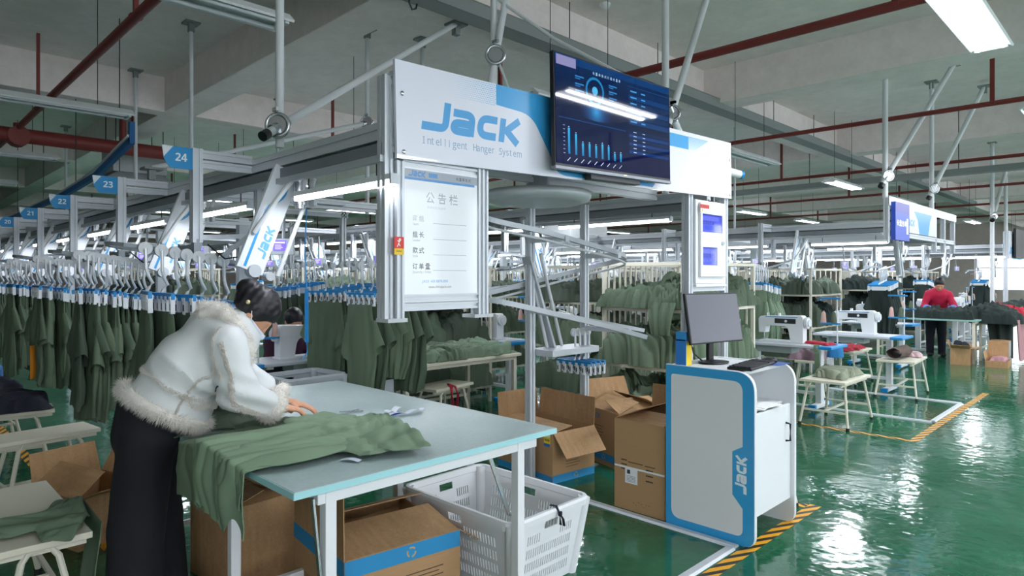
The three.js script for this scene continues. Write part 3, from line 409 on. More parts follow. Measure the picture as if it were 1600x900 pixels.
  mesh('bottom_bezel', bx(TW, .02, .036, TW / 2, .008, .028, .004), M(0x8b8f99, .4, .5), tv); mesh('status_light', bx(.03, .004, .002, TW * .55, .012, .047), M(0xffe0b0, .4, 0, { emissive: 0xffc080, emissiveIntensity: 1 }), tv); mesh('wall_bracket', bx(.5, .04, .05, TW / 2, -.012, 0, .004), darkSteel, tv);
  const tl = new THREE.RectAreaLight(0x3a7fd0, .25, 1.1, .58); tl.position.set(TW / 2, TH / 2, .05); tl.rotation.y = Math.PI; tv.add(tl);
  const cb = tag(mesh('white_cable', sweepRound([P(2.95, 3.75, 3.6), P(3.05, 3.72, 3.5), P(3.3, 3.2, 2.9), P(3.42, 2.86, 2.4)], .012, 7), pipeWhite), 'pair of white cables dropping to the back of the screen', 'cable');
  tag(mesh('white_cable', sweepRound([P(3.12, 3.1, 3.26), P(3.1, 2.8, 3.1), P(3.16, 2.56, 2.9), P(3.18, 2.4, 2.6)], .01, 7), pipeWhite), 'white cable looping down behind the logo', 'cable');
  const cam = thing('small_camera', 'small white and blue camera at the right end of the big sign', 'camera', 4.9, 2.44, 2.46); mesh('body', [rod(new THREE.Vector3(-.02, 0, .0), new THREE.Vector3(.1, -.02, .05), .032, 14)], white, cam); mesh('lens_ring', rod(new THREE.Vector3(.1, -.02, .05), new THREE.Vector3(.12, -.023, .058), .034, 14), blue, cam); mesh('bracket', bx(.05, .03, .03, -.05, .0, -.01), white, cam);
}

// ---------- control kiosk ----------
{
  const o = thing('control_kiosk', 'white and blue control kiosk with rounded side panels and vertical logo', 'kiosk', 3.7, 0, 1.99);
  const D = .59, H = 1.03, tex = canvasTex(640, 1120, (g, w, h) => {
    g.fillStyle = '#35a4e0'; g.fillRect(0, 0, w, h); g.fillStyle = '#e9eaeb'; const x0 = 42, x1 = w - 76, y0 = 60, y1 = h - 58, r = 70;
    g.beginPath(); g.moveTo(x0 + 20, y0); g.lineTo(x1 - r, y0); g.quadraticCurveTo(x1, y0, x1, y0 + r); g.lineTo(x1, 480); g.lineTo(x1 - 70, 520); g.lineTo(x1 - 70, 800); g.lineTo(x1, 880); g.lineTo(x1, y1 - 50); g.quadraticCurveTo(x1, y1, x1 - 50, y1); g.lineTo(x0 + r, y1); g.quadraticCurveTo(x0, y1, x0, y1 - r); g.lineTo(x0, y0 + 20); g.quadraticCurveTo(x0, y0, x0 + 20, y0); g.fill();
    g.save(); g.translate(w - 128, 784); g.rotate(-Math.PI / 2); logo(g, 0, 0, 240, 78, '#eef4f8'); g.restore();
  });
  const outline = () => { const s = new THREE.Shape(), a = D / 2; s.moveTo(-a, 0); s.lineTo(a - .07, 0); s.quadraticCurveTo(a, 0, a, .07); s.lineTo(a, H - .12); s.quadraticCurveTo(a, H, a - .12, H); s.lineTo(-a, H); s.lineTo(-a, 0); return s; };
  const side = (x, mat, map) => {
    const g = new THREE.ExtrudeGeometry(outline(), { depth: .024, bevelEnabled: true, bevelSize: .003, bevelThickness: .003, bevelSegments: 2, curveSegments: 10 }), p = g.attributes.position, uv = g.attributes.uv;
    for (let i = 0; i < p.count; i++) uv.setXY(i, clamp((p.getX(i) + D / 2) / D, 0, 1), clamp(p.getY(i) / H, 0, 1));
    g.rotateY(-Math.PI / 2); g.translate(x, 0, 0); return g; // shape x -> +z (towards the aisle), face to -x
  };
  const printM = new THREE.MeshPhysicalMaterial({ map: tex, roughness: .35, clearcoat: .25 });
  // the side is split: coloured outer face, white core
  mesh('side_panel', side(.03), white, o, true);
  const face = new THREE.ShapeGeometry(outline(), 12), fp = face.attributes.position, fu = face.attributes.uv; for (let i = 0; i < fp.count; i++) { fu.setXY(i, (fp.getX(i) + D / 2) / D, fp.getY(i) / H); }
  face.rotateY(-Math.PI / 2); face.translate(-.0015, 0, 0);
  const dcl = new THREE.Mesh(face, printM); dcl.name = 'printed_film'; dcl.userData.label = 'blue bordered film with vertical logo'; dcl.castShadow = dcl.receiveShadow = true; o.add(dcl);
  mesh('side_panel', side(.61), white, o, true);
  mesh('top_panel', bx(.556, .024, .5, .306, H - .014, -.045, .004), white, o);
  mesh('cabinet', [bx(.556, .02, .5, .306, .775, -.03, .003), bx(.02, .62, .5, .04, .465, -.03), bx(.556, .02, .5, .306, .16, -.03), bx(.556, .87, .014, .306, .59, -.285)], white, o);
  const door = mesh('door', bx(.55, .615, .02, .306, .468, .262, .003), white, o);
  mesh('handle', [sweepRound([new THREE.Vector3(.51, .66, .272), new THREE.Vector3(.51, .655, .3), new THREE.Vector3(.51, .55, .3), new THREE.Vector3(.51, .545, .272)], .007, 8)], black, door);
  const pp = tag(mesh('paper_sheet', [bx(.21, .006, .28, 3.95, .788, -1.87, 0, .2), bx(.21, .004, .28, 4.02, .793, -1.85, 0, -.1)], paper), 'white papers on the kiosk shelf', 'paper');
  tag(mesh('pen', rod(P(3.98, .803, 1.98), P(4.13, .803, 1.93), .006, 8), black), 'black pen on the papers inside the kiosk', 'pen');
  // monitor
  const mo = thing('computer_monitor', 'black computer monitor with dark blank screen on the kiosk', 'monitor', 3.98, 1.032, 2.1, -.2);
  mesh('base', lathe([[0, 0], [.11, 0], [.112, .008], [.03, .018], [0, .02]], 24).scale(1, 1, .8), black, mo); mesh('neck', bx(.05, .16, .03, 0, .09, -.03, .008), black, mo);
  const hd = new THREE.Group(); hd.name = 'screen_head'; hd.position.set(0, .295, 0); hd.rotation.x = -.16; mo.add(hd);
  mesh('housing', [bx(.52, .33, .022, 0, 0, 0, .006), bx(.34, .22, .03, 0, -.02, -.022, .012)], black, hd);
  mesh('display', bx(.5, .31, .002, 0, 0, .0115), M(0x5d5e69, .3), hd);
  // keyboard
  const kb = thing('keyboard', 'black computer keyboard on the kiosk top', 'keyboard', 3.96, 1.03, 1.83, .1); mesh('base', bx(.44, .016, .15, 0, .012, 0, .005), black, kb);
  const keyM = M(0x2a2b30, .55), kg = []; for (let r = 0; r < 6; r++) for (let c = 0; c < 19; c++) { if (c === 14 || (r === 0 && (c === 1 || c === 6))) continue; kg.push(bx(.0185, .008, .019, -.2 + c * .0222, .0235, -.056 + r * .0226)); }
  const keys = mesh('key_field', kg, keyM, kb); keys.userData.kind = 'stuff';
  const ms = thing('computer_mouse', 'black computer mouse beside the keyboard', 'mouse', 4.22, 1.036, 1.83, .3); { const g = new THREE.SphereGeometry(.03, 16, 10); g.scale(1, .62, 1.75).translate(0, .012, 0); mesh('body', g, black, ms); mesh('wheel', rod(new THREE.Vector3(-.004, .028, .03), new THREE.Vector3(.004, .028, .03), .008, 10), M(0x777b80, .5), ms); }
  tag(mesh('mouse_pad', bx(.18, .003, .2, 4.215, 1.0325, -1.83, .001), M(0x4863a6, .7)), 'blue mouse pad at the right edge of the kiosk', 'mouse pad');
  const cable = tag(mesh('monitor_cable', sweepRound([P(3.84, 1.3, 2.15), P(3.8, 1.2, 2.17), P(3.83, 1.1, 2.16), P(3.9, 1.05, 2.14)], .005, 6), black), 'thin black cable curving down from the monitor', 'cable');
  const ho = thing('file_holder', 'narrow yellow and blue upright carton behind the keyboard', 'carton', 3.76, 1.03, 2.19, .0); mesh('body', bx(.075, .165, .07, 0, .083, 0, .003), M(0xe6c81e, .55), ho); mesh('sleeve', [bx(.078, .06, .073, 0, .185, 0, .003)], M(0x2d8fd0, .55), ho); mesh('side_band', bx(.006, .166, .0735, -.036, .083, 0), M(0x2d7fd0, .55), ho);
}
// ---------- garments: shared makers ----------
// shirt lying on a surface: origin at collar, runs towards -x, hem may fall over the edge at x = edge
function layShirt(o) {
  const { len = .72, half = .25, top = 0, edge = -9, sd = 1, yaw = 0, rise = .02, x0 = 0, z0 = 0, crease = 1, drop = 1, nu = 90, nv = 72 } = o;
  const c = Math.cos(yaw), s_ = Math.sin(yaw);
  const g = sheet(nu, nv, (s, t, p) => {
    const q = t * 2 - 1; let hw = half * (1 + .06 * Math.sin(s * 9 + sd)); const slv = smooth(.0, .07, s) * (1 - smooth(.26, .34, s)); hw += .15 * slv; if (s < .05) hw *= .45 + 11 * s;
    let L = s * len + .03 * vnoise(q * 3, sd) * s - .05 * (1 - q * q) * (1 - s) * .4; const lx = -L, lz = q * hw + .025 * vnoise(s * 4, sd + 5);
    const wq = lz + .03 * vnoise(lx * 4, lz * 5, sd), m1 = .5 + .5 * vnoise(lx * 2.4 + sd, wq * 4), m2 = .5 + .5 * vnoise(lx * 4 - sd, wq * 5 + 9), near = 1 - smooth(.1, .42, s);
    const wr = .03 * Math.abs(Math.sin(wq * 19 + lx * 3.4 + 2.4 * vnoise(lx * 2.6, wq * 4, sd) + sd)) * m1 + .016 * Math.abs(Math.sin(wq * 41 - lx * 9 + 3 * vnoise(lx * 5, wq * 6, sd))) * m2 + near * .022 * Math.abs(Math.sin(lx * 34 + wq * 17 + 3 * vnoise(lx * 7, wq * 7, sd))) * m2;
    let x = x0 + lx * c - lz * s_, z = z0 + lx * s_ + lz * c, y = top + rise * (1 - .8 * Math.pow(Math.abs(q), 3)) * smooth(0, .04, s) * (1 - .5 * smooth(.9, 1, s)) + wr * crease * (1 - .55 * Math.pow(Math.abs(q), 4));
    const over = edge - x; if (over > 0) { const h = y; y = h - Math.max(0, over - .015) * drop - .004; x = edge - Math.min(over, .02) - (h - top) * .75 - .014 * (1 + Math.sin(lz * 32 + sd)) * Math.min(1, over * 8) - .02; }
    p.set(x, y, z);
  }, .004);
  return g;
}
// heap of crumpled cloth on a w x d footprint
function heap(w, d, h, sd, n = 44, sharp = 1) {
  return sheet(n, n, (s, t, p) => {
    const a = s * 2 - 1, b = t * 2 - 1, e = Math.max(0, (1 - a ** 4) * (1 - b ** 4)), r = 1 + .1 * vnoise(a * 2 + sd, b * 2 - sd);
    const x = a * w / 2 * r, z = b * d / 2 * r, al = 2.6 * vnoise(x * 2.1 + sd, z * 2.1), dx = x * Math.cos(al) + z * Math.sin(al), ed = Math.min(1, e * 3);
    const f = .055 * Math.abs(Math.sin(dx * 24 + 2.5 * vnoise(x * 4, z * 4, sd) + sd)) * (.35 + .65 * Math.abs(vnoise(x * 5 + sd, z * 5)) * 1.6) + .03 * Math.abs(Math.sin(dx * 50 + z * 16 + 3 * vnoise(x * 7, z * 7, sd))) * (n > 30 ? 1 : .3);
    p.set(x + a * f * .9 + .03 * vnoise(z * 11, sd, x * 11), Math.max(.003, h * Math.pow(e, .42) * (.8 + .34 * vnoise(x * 3.4 + sd, z * 3.4)) + f * ed * Math.min(1.5, .5 + h * 5)), z + b * f * .9 + .03 * vnoise(x * 13, sd + 4, z * 12));
  }, .003);
}
// shirt hanging from a bar along z: clip line at y = 0
function hangShirt(sd, len = .78, half = .17) {
  const n = 64, m = 26, body = sheet(n, m, (s, t, p) => {
    const a = s * Math.PI * 2, th = mix(.014, .045, Math.sqrt(t)), L = half * (1 + .16 * smooth(0, .35, t) - .12 * smooth(.75, 1, t)) * (1 + .12 * vnoise(t * 2, sd)), f = 1 + .55 * vnoise(a * 2.4, t * 2.2 + sd * 3, sd);
    p.set(Math.sin(a) * th * f + (.02 * vnoise(Math.cos(a) * 2.5 + sd, t * 2.5) + .016 * (1 - 2 * Math.abs(vnoise(Math.cos(a) * 5.5 + sd * 2, t * 1.1))) + .007 * vnoise(Math.cos(a) * 13, t * 3 + sd)) * Math.sqrt(t), -t * len * (1 + .05 * vnoise(a * 1.5, sd * 2)), Math.cos(a) * L + .012 * vnoise(t * 5, sd));
  });
  const slv = (sg, y0, l, k) => sheet(14, 8, (s, t, p) => { const a = s * Math.PI * 2; p.set(Math.sin(a) * mix(.02, .042, t) * (1 + .4 * vnoise(a, t * 2, sd + k)) + .03 * k * t, y0 - t * l + .05 * Math.cos(a) * t * sg, sg * (half * .95 + .02 * t) + Math.cos(a) * mix(.03, .062, t)); });
  const g = [body, slv(1, -.16 * len, .32 * len, 1 + vnoise(sd, 3)), slv(-1, -.2 * len, .36 * len, vnoise(sd, 9))];
  return mg(g, true);
}
// ---------- inspection table ----------
{
  const o = thing('inspection_table', 'large white inspection table with pale grey-green top in the foreground', 'table');
  const u0 = 1.063, u1 = 2.44, v0 = 2.13, v1 = 4.22, T = .85;
  const topT = dataTex(256, (x, y) => { const n = 5 * tnoise(x * 6, y * 6, 6, 1) + 5 * tnoise(x * 100, y * 100, 100, 2); return [166 + n, 184 + n, 183 + n]; }, true, 1);
  mesh('table_top', bb(u0, u1, T - .028, T, -v0, -v1, .003), M(0xffffff, .38, 0, { map: topT }), o); mesh('edge_band', [bb(u0 - .002, u1 + .002, T - .027, T - .002, -v0 + .003, -v0), bb(u0 - .003, u0, T - .027, T - .002, -v0, -v1), bb(u1, u1 + .003, T - .027, T - .002, -v0, -v1)], M(0xa9dde2, .45), o);
  mesh('apron', [bb(u0 + .1, u1 - .12, T - .075, T - .029, -(v0 + .02), -(v0 + .06), .003), bb(u0 + .12, u0 + .16, T - .075, T - .029, -v0 - .05, -v1 + .1, .003), bb(u1 - .2, u1 - .16, T - .075, T - .029, -v0 - .05, -v1 + .1, .003), bb(u0 + .1, u1 - .12, T - .075, T - .029, -(v1 - .1), -(v1 - .06), .003)], white, o);
  const leg = (u, v, y = 0) => mesh('leg', bx(.045, T - .03 - y, .045, u, (T - .03 + y) / 2, -v, .003), white, o);
  leg(1.215, v0 + .04); leg(2.21, v0 + .04); leg(1.215, 3.02); leg(2.25, 3.2); leg(1.215, v1 - .1); leg(2.25, v1 - .1);
  for (const g of [bb(1.2, 2.23, .12, .15, -3.005, -3.035), bb(1.2, 1.23, .12, .15, -(v0 + .05), -3.02), bb(1.2, 2.26, .12, .15, -(v1 - .11), -(v1 - .09))]) mesh('stretcher', g, white, o);
  mesh('brace', bar(P(1.15, T - .05, v0 + .035), P(1.2, .25, v0 + .025), .008, .02), steel, o); mesh('brace', bar(P(2.04, T - .05, v0 + .07), P(2.18, T - .38, v0 + .07), .008, .02), steel, o); mesh('knob', bx(.02, .02, .02, 2.19, T - .38, -(v0 + .07), .004), steel, o);
  // shirts on the table, collar ends at the right, hems falling over the left edge
  const lay = [[cloth1, .0, 2.98, .1, .006, 11, .8], [cloth3, .12, 2.84, -.16, .012, 12, .86], [clothLight, .06, 2.66, .02, .02, 13, .88], [clothLight, .16, 2.62, .2, .028, 14, .8], [clothLight, .1, 2.78, .06, .034, 15, .94]];
  const names = ['lowest olive green shirt of the pile on the inspection table', 'olive green shirt second from the bottom of the table pile', 'olive green shirt in the middle of the table pile', 'olive green shirt second from the top of the table pile', 'topmost pale olive shirt spread over the pile on the inspection table'];
  lay.forEach(([m, dx, v, yaw, rise, sd, len], i) => tag(mesh('folded_shirt', layShirt({ len, half: .19 + .03 * (i % 2), top: T + .004 + i * .005, edge: u0 - .004, sd, yaw: yaw * .7 - .04, rise, x0: 1.63 + dx, z0: -(v - .05), crease: 1.0 }), m, null, true), names[i], 'shirt', 'pile of shirts on the inspection table'));
  tag(mesh('folded_shirt', layShirt({ len: .5, half: .22, top: T + .004, edge: u0 - .004, sd: 31, yaw: .1, rise: .02, x0: 1.47, z0: -3.42 }), cloth2, null, true), 'olive green shirt under the hands of the woman in white', 'shirt');
  tag(mesh('folded_shirt', layShirt({ len: .42, half: .13, top: T + .02, edge: u0 - .006, sd: 35, yaw: .05, rise: .02, x0: 1.3, z0: -3.75 }), cloth1, null, true), 'olive green sleeve end hanging off the table beside the black trousers', 'shirt');
  const lab = thing('care_label', 'narrow white care label sticking out from under the shirts', 'label', 1.37, T + .001, 2.36, .5); mesh('strip', sheet(4, 6, (s, t, p) => p.set(s * .03, .003 + .008 * Math.sin(t * 3), t * .085), .0012), M(0xc4cede, .7), lab);
  const bw = thing('paper_strips', 'crumpled blue and white label strips on the inspection table', 'label strips', 1.98, T + .001, 2.95);
  mesh('strip', sheet(14, 4, (s, t, p) => p.set(s * .24, .004 + .014 * Math.abs(Math.sin(s * 7)) + .004 * t, .04 * t + .03 * Math.sin(s * 3)), .0012), M(0xd6dcec, .7), bw); mesh('strip', sheet(10, 4, (s, t, p) => p.set(.02 + s * .12, .004 + .02 * Math.abs(Math.sin(s * 4 + 1)), -.03 + .05 * t - .06 * s), .0012), M(0xdfe3ee, .7), bw); mesh('strip', sheet(8, 4, (s, t, p) => p.set(-.05 + s * .13, .004 + .012 * s, .02 + .04 * t), .0012), M(0x2456b4, .7), bw);
  tag(mesh('thread_snips', [bar(P(1.86, T + .008, 3.2), P(1.96, T + .008, 3.12), .012, .006), bar(P(1.87, T + .008, 3.14), P(1.97, T + .008, 3.18), .012, .006)], steel), 'small steel thread snips on the table by the hand', 'snips');
}
// ---------- plastic laundry basket under the table ----------
function basket(o, w, d, h, mat, rows, cols, t = .006) {
  // each wall is a flared panel with real slots
  const fl = .06, wall = (len, lenB) => {
    const s = new THREE.Shape([[-lenB / 2, 0], [lenB / 2, 0], [len / 2, h], [-len / 2, h]].map((q) => new THREE.Vector2(...q)));
    const n = cols(len), pw = (lenB - .12) / n, bandH = (h * .8 - .04) / rows;
    for (let r = 0; r < rows; r++) for (let c = 0; c < n; c++) { const x = -lenB / 2 + .06 + (c + .5) * pw, y = .05 + r * bandH; if (r === rows - 1 && Math.abs(x) < .07) continue; s.holes.push(new THREE.Path([[x - pw * .22, y], [x - pw * .22, y + bandH * .68], [x + pw * .22, y + bandH * .68], [x + pw * .22, y]].map((q) => new THREE.Vector2(...q)))); }
    s.holes.push(new THREE.Path([[-.05, h - .085], [-.05, h - .045], [.05, h - .045], [.05, h - .085]].map((q) => new THREE.Vector2(...q))));
    return new THREE.ExtrudeGeometry(s, { depth: t, bevelEnabled: false });
  };
  const place = (g, ry, dist) => { g.rotateX(Math.atan2(fl, h)); g.rotateY(ry); const a = new THREE.Vector3(0, 0, dist).applyAxisAngle(UP, ry); return g.translate(a.x, .004, a.z); };
  mesh('wall', place(wall(w, w - 2 * fl), 0, d / 2 - fl), mat, o); mesh('wall', place(wall(w, w - 2 * fl), Math.PI, d / 2 - fl), mat, o); mesh('wall', place(wall(d, d - 2 * fl), Math.PI / 2, w / 2 - fl), mat, o); mesh('wall', place(wall(d, d - 2 * fl), -Math.PI / 2, w / 2 - fl), mat, o);
  const rim = (e, y) => { const a = w / 2 + e, b = d / 2 + e, r = .05, pts = []; for (const [cx, cz, st] of [[a - r, b - r, 0], [-a + r, b - r, 1], [-a + r, -b + r, 2], [a - r, -b + r, 3]]) for (let i = 0; i <= 5; i++) { const an = Math.PI / 2 - (st * Math.PI / 2 + i / 5 * Math.PI / 2) ; const q = (st + i / 5) * Math.PI / 2; pts.push(new THREE.Vector3(cx + r * Math.cos(q), y, cz + r * Math.sin(q))); } return pts; };
  const rp = rim(.004, h); mesh('rim', sweep(rp, [[-.014, -.022], [-.004, -.03], [.014, -.03], [.018, 0], [.01, .012], [-.008, .012]], true), mat, o);
  mesh('floor_plate', bx(w - 2 * fl, .008, d - 2 * fl, 0, .006, 0), mat, o);
  for (const [sx, sz] of [[1, 1], [1, -1], [-1, 1], [-1, -1]]) mesh('corner_rib', rod(new THREE.Vector3(sx * (w / 2 - fl - .005), 0, sz * (d / 2 - fl - .005)), new THREE.Vector3(sx * (w / 2 - .012), h, sz * (d / 2 - .012)), .03, 12, .034), mat, o);
}
{
  const o = thing('laundry_basket', 'large white slotted plastic basket under the inspection table', 'basket', 2.49, 0, 2.63, .02);
  basket(o, .59, .84, .405, M(0xe8eaed, .4), 4, (l) => Math.round(l / .028));
  const tie = thing('navy_ribbon', 'dark navy ribbon tied to the basket rim', 'ribbon', 2.52, .36, 2.2); mesh('strip', [sweep([new THREE.Vector3(0, .06, -.04), new THREE.Vector3(0, .065, 0), new THREE.Vector3(.003, .03, .022), new THREE.Vector3(.012, -.03, .02)], rectS(.016, .004)), sweep([new THREE.Vector3(0, .03, .026), new THREE.Vector3(.02, 0, .03), new THREE.Vector3(.035, -.04, .024)], rectS(.014, .004)), bx(.022, .022, .014, .004, .03, .024, .004)], navy, tie);
  const gb = thing('grey_crate', 'pale grey plastic crate standing behind the inspection table', 'crate', 2.55, 0, 4.95, .1); basket(gb, .5, .44, .8, M(0xaab1b6, .45), 2, (l) => Math.round(l / .05));
}
// ---------- cardboard boxes ----------
// flaps: angle of each lid flap from upright outward (0 = standing up, 1.57 = lying out, -1.2 = folded in)
function carton(name, label, u, v, w, d, h, turn, flaps, prints = [], y = 0) {
  const o = thing(name, label, 'box', u, y, v, turn), t = .005, fold = .48;
  const faceTex = (W, H, fn) => fn && canvasTex(384, Math.round(384 * H / W), (g, a, b) => { g.fillStyle = '#b28c64'; g.fillRect(0, 0, a, b); for (let i = 0; i < 260; i++) { g.fillStyle = i % 2 ? 'rgba(150,112,74,.14)' : 'rgba(205,168,124,.14)'; g.fillRect(rnd() * a, rnd() * b, 8 + rnd() * 50, 1 + rnd() * 2); } fn(g, a, b); });
  const side = (W, fn, x, z, ry, nm) => { if (!fn) { const m = mesh(nm, bx(W, h, t, x, h / 2, z, 0, ry), board, o); return m; } const m = printed(nm, W, h, t, faceTex(W, h, fn), null, .8, o, x, h / 2, z, 0); m.rotation.y = ry; return m; };
  side(w, prints[0], 0, d / 2, 0, 'front_wall'); side(d, prints[1], w / 2, 0, Math.PI / 2, 'side_wall'); side(w, prints[2], 0, -d / 2, Math.PI, 'back_wall'); side(d, prints[3], -w / 2, 0, -Math.PI / 2, 'side_wall');
  mesh('bottom', bx(w - t, t, d - t, 0, t / 2 + .001, 0), board, o);
  [[w, d, 0, d / 2, 0], [d, w, w / 2, 0, Math.PI / 2], [w, d, 0, -d / 2, Math.PI], [d, w, -w / 2, 0, -Math.PI / 2]].forEach(([W, D2, x, z, ry], i) => {
    if (flaps[i] === null) return; const L = Math.min(w, d) * fold, s = new THREE.Shape([[-W / 2 + .004, 0], [W / 2 - .004, 0], [W / 2 - .012, L], [-W / 2 + .012, L]].map((q) => new THREE.Vector2(...q))), g = new THREE.ExtrudeGeometry(s, { depth: t, bevelEnabled: false }).translate(0, 0, -t / 2);
    g.rotateX(flaps[i]).translate(0, h + .001, 0); g.rotateY(ry); g.translate(x, 0, z); mesh('flap', g, board, o);
  });
  return o;
}
const bandP = (y0, y1, recyc, lines, name_) => (g, a, b) => {
  g.fillStyle = '#2f8fc6'; g.fillRect(0, b * y0, a, b * (y1 - y0)); g.strokeStyle = '#c79f72'; g.lineWidth = 5;
  if (recyc) { const cx = a * .55, cy = b * (y0 + y1) / 2, r = b * (y1 - y0) * .28; for (let i = 0; i < 3; i++) { g.beginPath(); g.arc(cx, cy, r, i * 2.1, i * 2.1 + 1.5); g.stroke(); } }
  if (lines) { g.fillStyle = '#4a3a2a'; for (let i = 0; i < 4; i++) g.fillRect(a * lines[0], b * (lines[1] + i * .055), a * (.34 - .04 * (i % 2)), 3); }
  if (name_) { g.fillStyle = name_[3] || '#5a4632'; g.font = 'bold ' + name_[4] + 'px sans-serif'; g.fillText(name_[0], a * name_[1], b * name_[2]); }
};
{
  carton('cardboard_box', 'open cardboard box with blue band under the near corner of the table', 1.83, 2.8, .6, .62, .35, -.12, [-1.38, 2.15, -1.25, 0], [bandP(0, .22, true, [.5, .4]), bandP(0, .2), null, bandP(.0, .22, false, null, ['KUGI MEIGE', .2, .66, '#6a4f34', 26])]);
  carton('cardboard_box', 'plain brown cardboard box under the left side of the table', 1.5, 3.55, .42, .42, .42, .1, [-1.3, -1.3, -1.3, -1.3], []);
  carton('cardboard_box', 'wide open cardboard box with raised flaps and blue base band', 4.03, 3.64, .46, .68, .39, -.1, [2.45, .12, .1, -1.45], [bandP(.84, 1, true, [.3, .55]), bandP(.84, 1), null, bandP(.86, 1, false, null, ['365-7010', .3, .3, '#5a4632', 34])]);
  const yl = thing('yellow_sticker', 'yellow and blue sticker on the wide open box', 'sticker', 4.03, 0, 3.64, -.1); printed('face', .07, .1, .002, canvasTex(64, 96, (g) => { g.fillStyle = '#f0cf1e'; g.fillRect(0, 0, 64, 96); g.fillStyle = '#e8e8e8'; g.fillRect(0, 0, 64, 26); g.fillStyle = '#1f6fb8'; g.fillRect(0, 74, 64, 22); g.fillStyle = '#6b5a12'; for (let i = 0; i < 3; i++) g.fillRect(8 + i * 18, 40, 12, 16); }), null, .6, yl, -.2345, .33, .28, 0).rotation.y = -Math.PI / 2;
  carton('cardboard_box', 'cardboard box with blue printed lines behind the tall brown box', 4.72, 3.32, .5, .48, .46, -.3, [-1.2, -1.1, .4, -1.2], [bandP(.78, .92, false, [.1, .25], ['JACK', .1, .16, '#3f86c0', 44]), null, null, bandP(.78, .92, true, [.2, .3], ['JACK', .2, .16, '#3f86c0', 44])]);
  const tb = carton('cardboard_box', 'tall brown cardboard box strapped with white tape beside the kiosk', 3.955, 2.51, .46, .4, .61, 0, [null, .02, -1.15, -1.35], [null, null, null, (g, a, b) => { g.fillStyle = '#3d3024'; for (let i = 0; i < 3; i++) { g.fillRect(a * (.14), b * (.44 + i * .05), a * .12, 7); g.fillRect(a * .64, b * (.5 + i * .06), a * .14, 8); } g.fillRect(a * .28, b * .455, a * .3, 5); g.fillRect(a * .62, b * .46, a * .2, 5); g.fillStyle = '#5a4632'; for (let i = 0; i < 7; i++) { g.beginPath(); g.arc(a * (.4 + .05 * i), b * (.9 + .02 * Math.sin(i * 2)), 5, 0, 4); g.stroke(); } }]);
  mesh('strap_tape', [bb(-.234, -.2305, .285, .297, -.2, .2)], white, tb); const dl = printed('address_label', .1, .1, .002, canvasTex(96, 96, (g) => { g.fillStyle = '#e9eaec'; g.fillRect(0, 0, 96, 96); g.fillStyle = '#3a3a3a'; g.fillRect(16, 8, 24, 26); g.fillStyle = '#8a8d92'; for (let i = 0; i < 5; i++) g.fillRect(12, 46 + i * 9, 70, 3); }), null, .7, tb, -.234, .235, -.06, 0); dl.rotation.y = -Math.PI / 2;
  carton('cardboard_box', 'worn open brown box on the floor behind the woman in white', 1.02, 4.75, .42, .5, .3, .3, [1.2, .5, .3, -.9], []);
}
// ---------- white benches with splayed legs ----------
function makeBench(w = .95, d = .45, h = .5) {
  const o = new THREE.Group(); mesh('seat', bx(w, .028, d, 0, h - .014, 0, .004), creamTop, o); for (const e of [-1, 1]) mesh('edge_strip', bx(w - .03, .03, .02, 0, h - .043, e * (d / 2 - .05)), cream, o);
  for (const sx of [-1, 1]) for (const sz of [-1, 1]) { const L = mesh('leg', sweepRound([new THREE.Vector3(sx * (w / 2 - .2), h - .04, sz * (d / 2 - .05)), new THREE.Vector3(sx * (w / 2 - .14), h - .045, sz * (d / 2 - .045)), new THREE.Vector3(sx * (w / 2 - .115), h - .08, sz * (d / 2 - .04)), new THREE.Vector3(sx * (w / 2 - .03), .01, sz * (d / 2 + .015))], .014, 8), cream, o); mesh('foot', rod(new THREE.Vector3(sx * (w / 2 - .032), 0, sz * (d / 2 + .014)), new THREE.Vector3(sx * (w / 2 - .036), .03, sz * (d / 2 + .012)), .018, 10), rubber, L); }
  const q = (y) => { const f = (h - .08 - y) / (h - .09); return [w / 2 - .115 + .085 * f, d / 2 - .04 + .055 * f]; };
  const [a, b] = q(.17); for (const g of [bar(new THREE.Vector3(-a, .17, b), new THREE.Vector3(-a, .17, -b), .02), bar(new THREE.Vector3(a, .17, b), new THREE.Vector3(a, .17, -b), .02), bar(new THREE.Vector3(-a, .17, 0), new THREE.Vector3(a, .17, 0), .02)]) mesh('stretcher', g, cream, o); return o;
}
const bench0 = makeBench(.95, .42, .5), benchS = makeBench(.6, .34, .5);
function bench(proto, u, v, turn, label) { const o = proto.clone(); o.name = numbered('bench'); o.position.set(u, 0, -v); o.rotation.y = turn; tag(o, label, 'bench', 'cream benches'); scene.add(o); return o; }
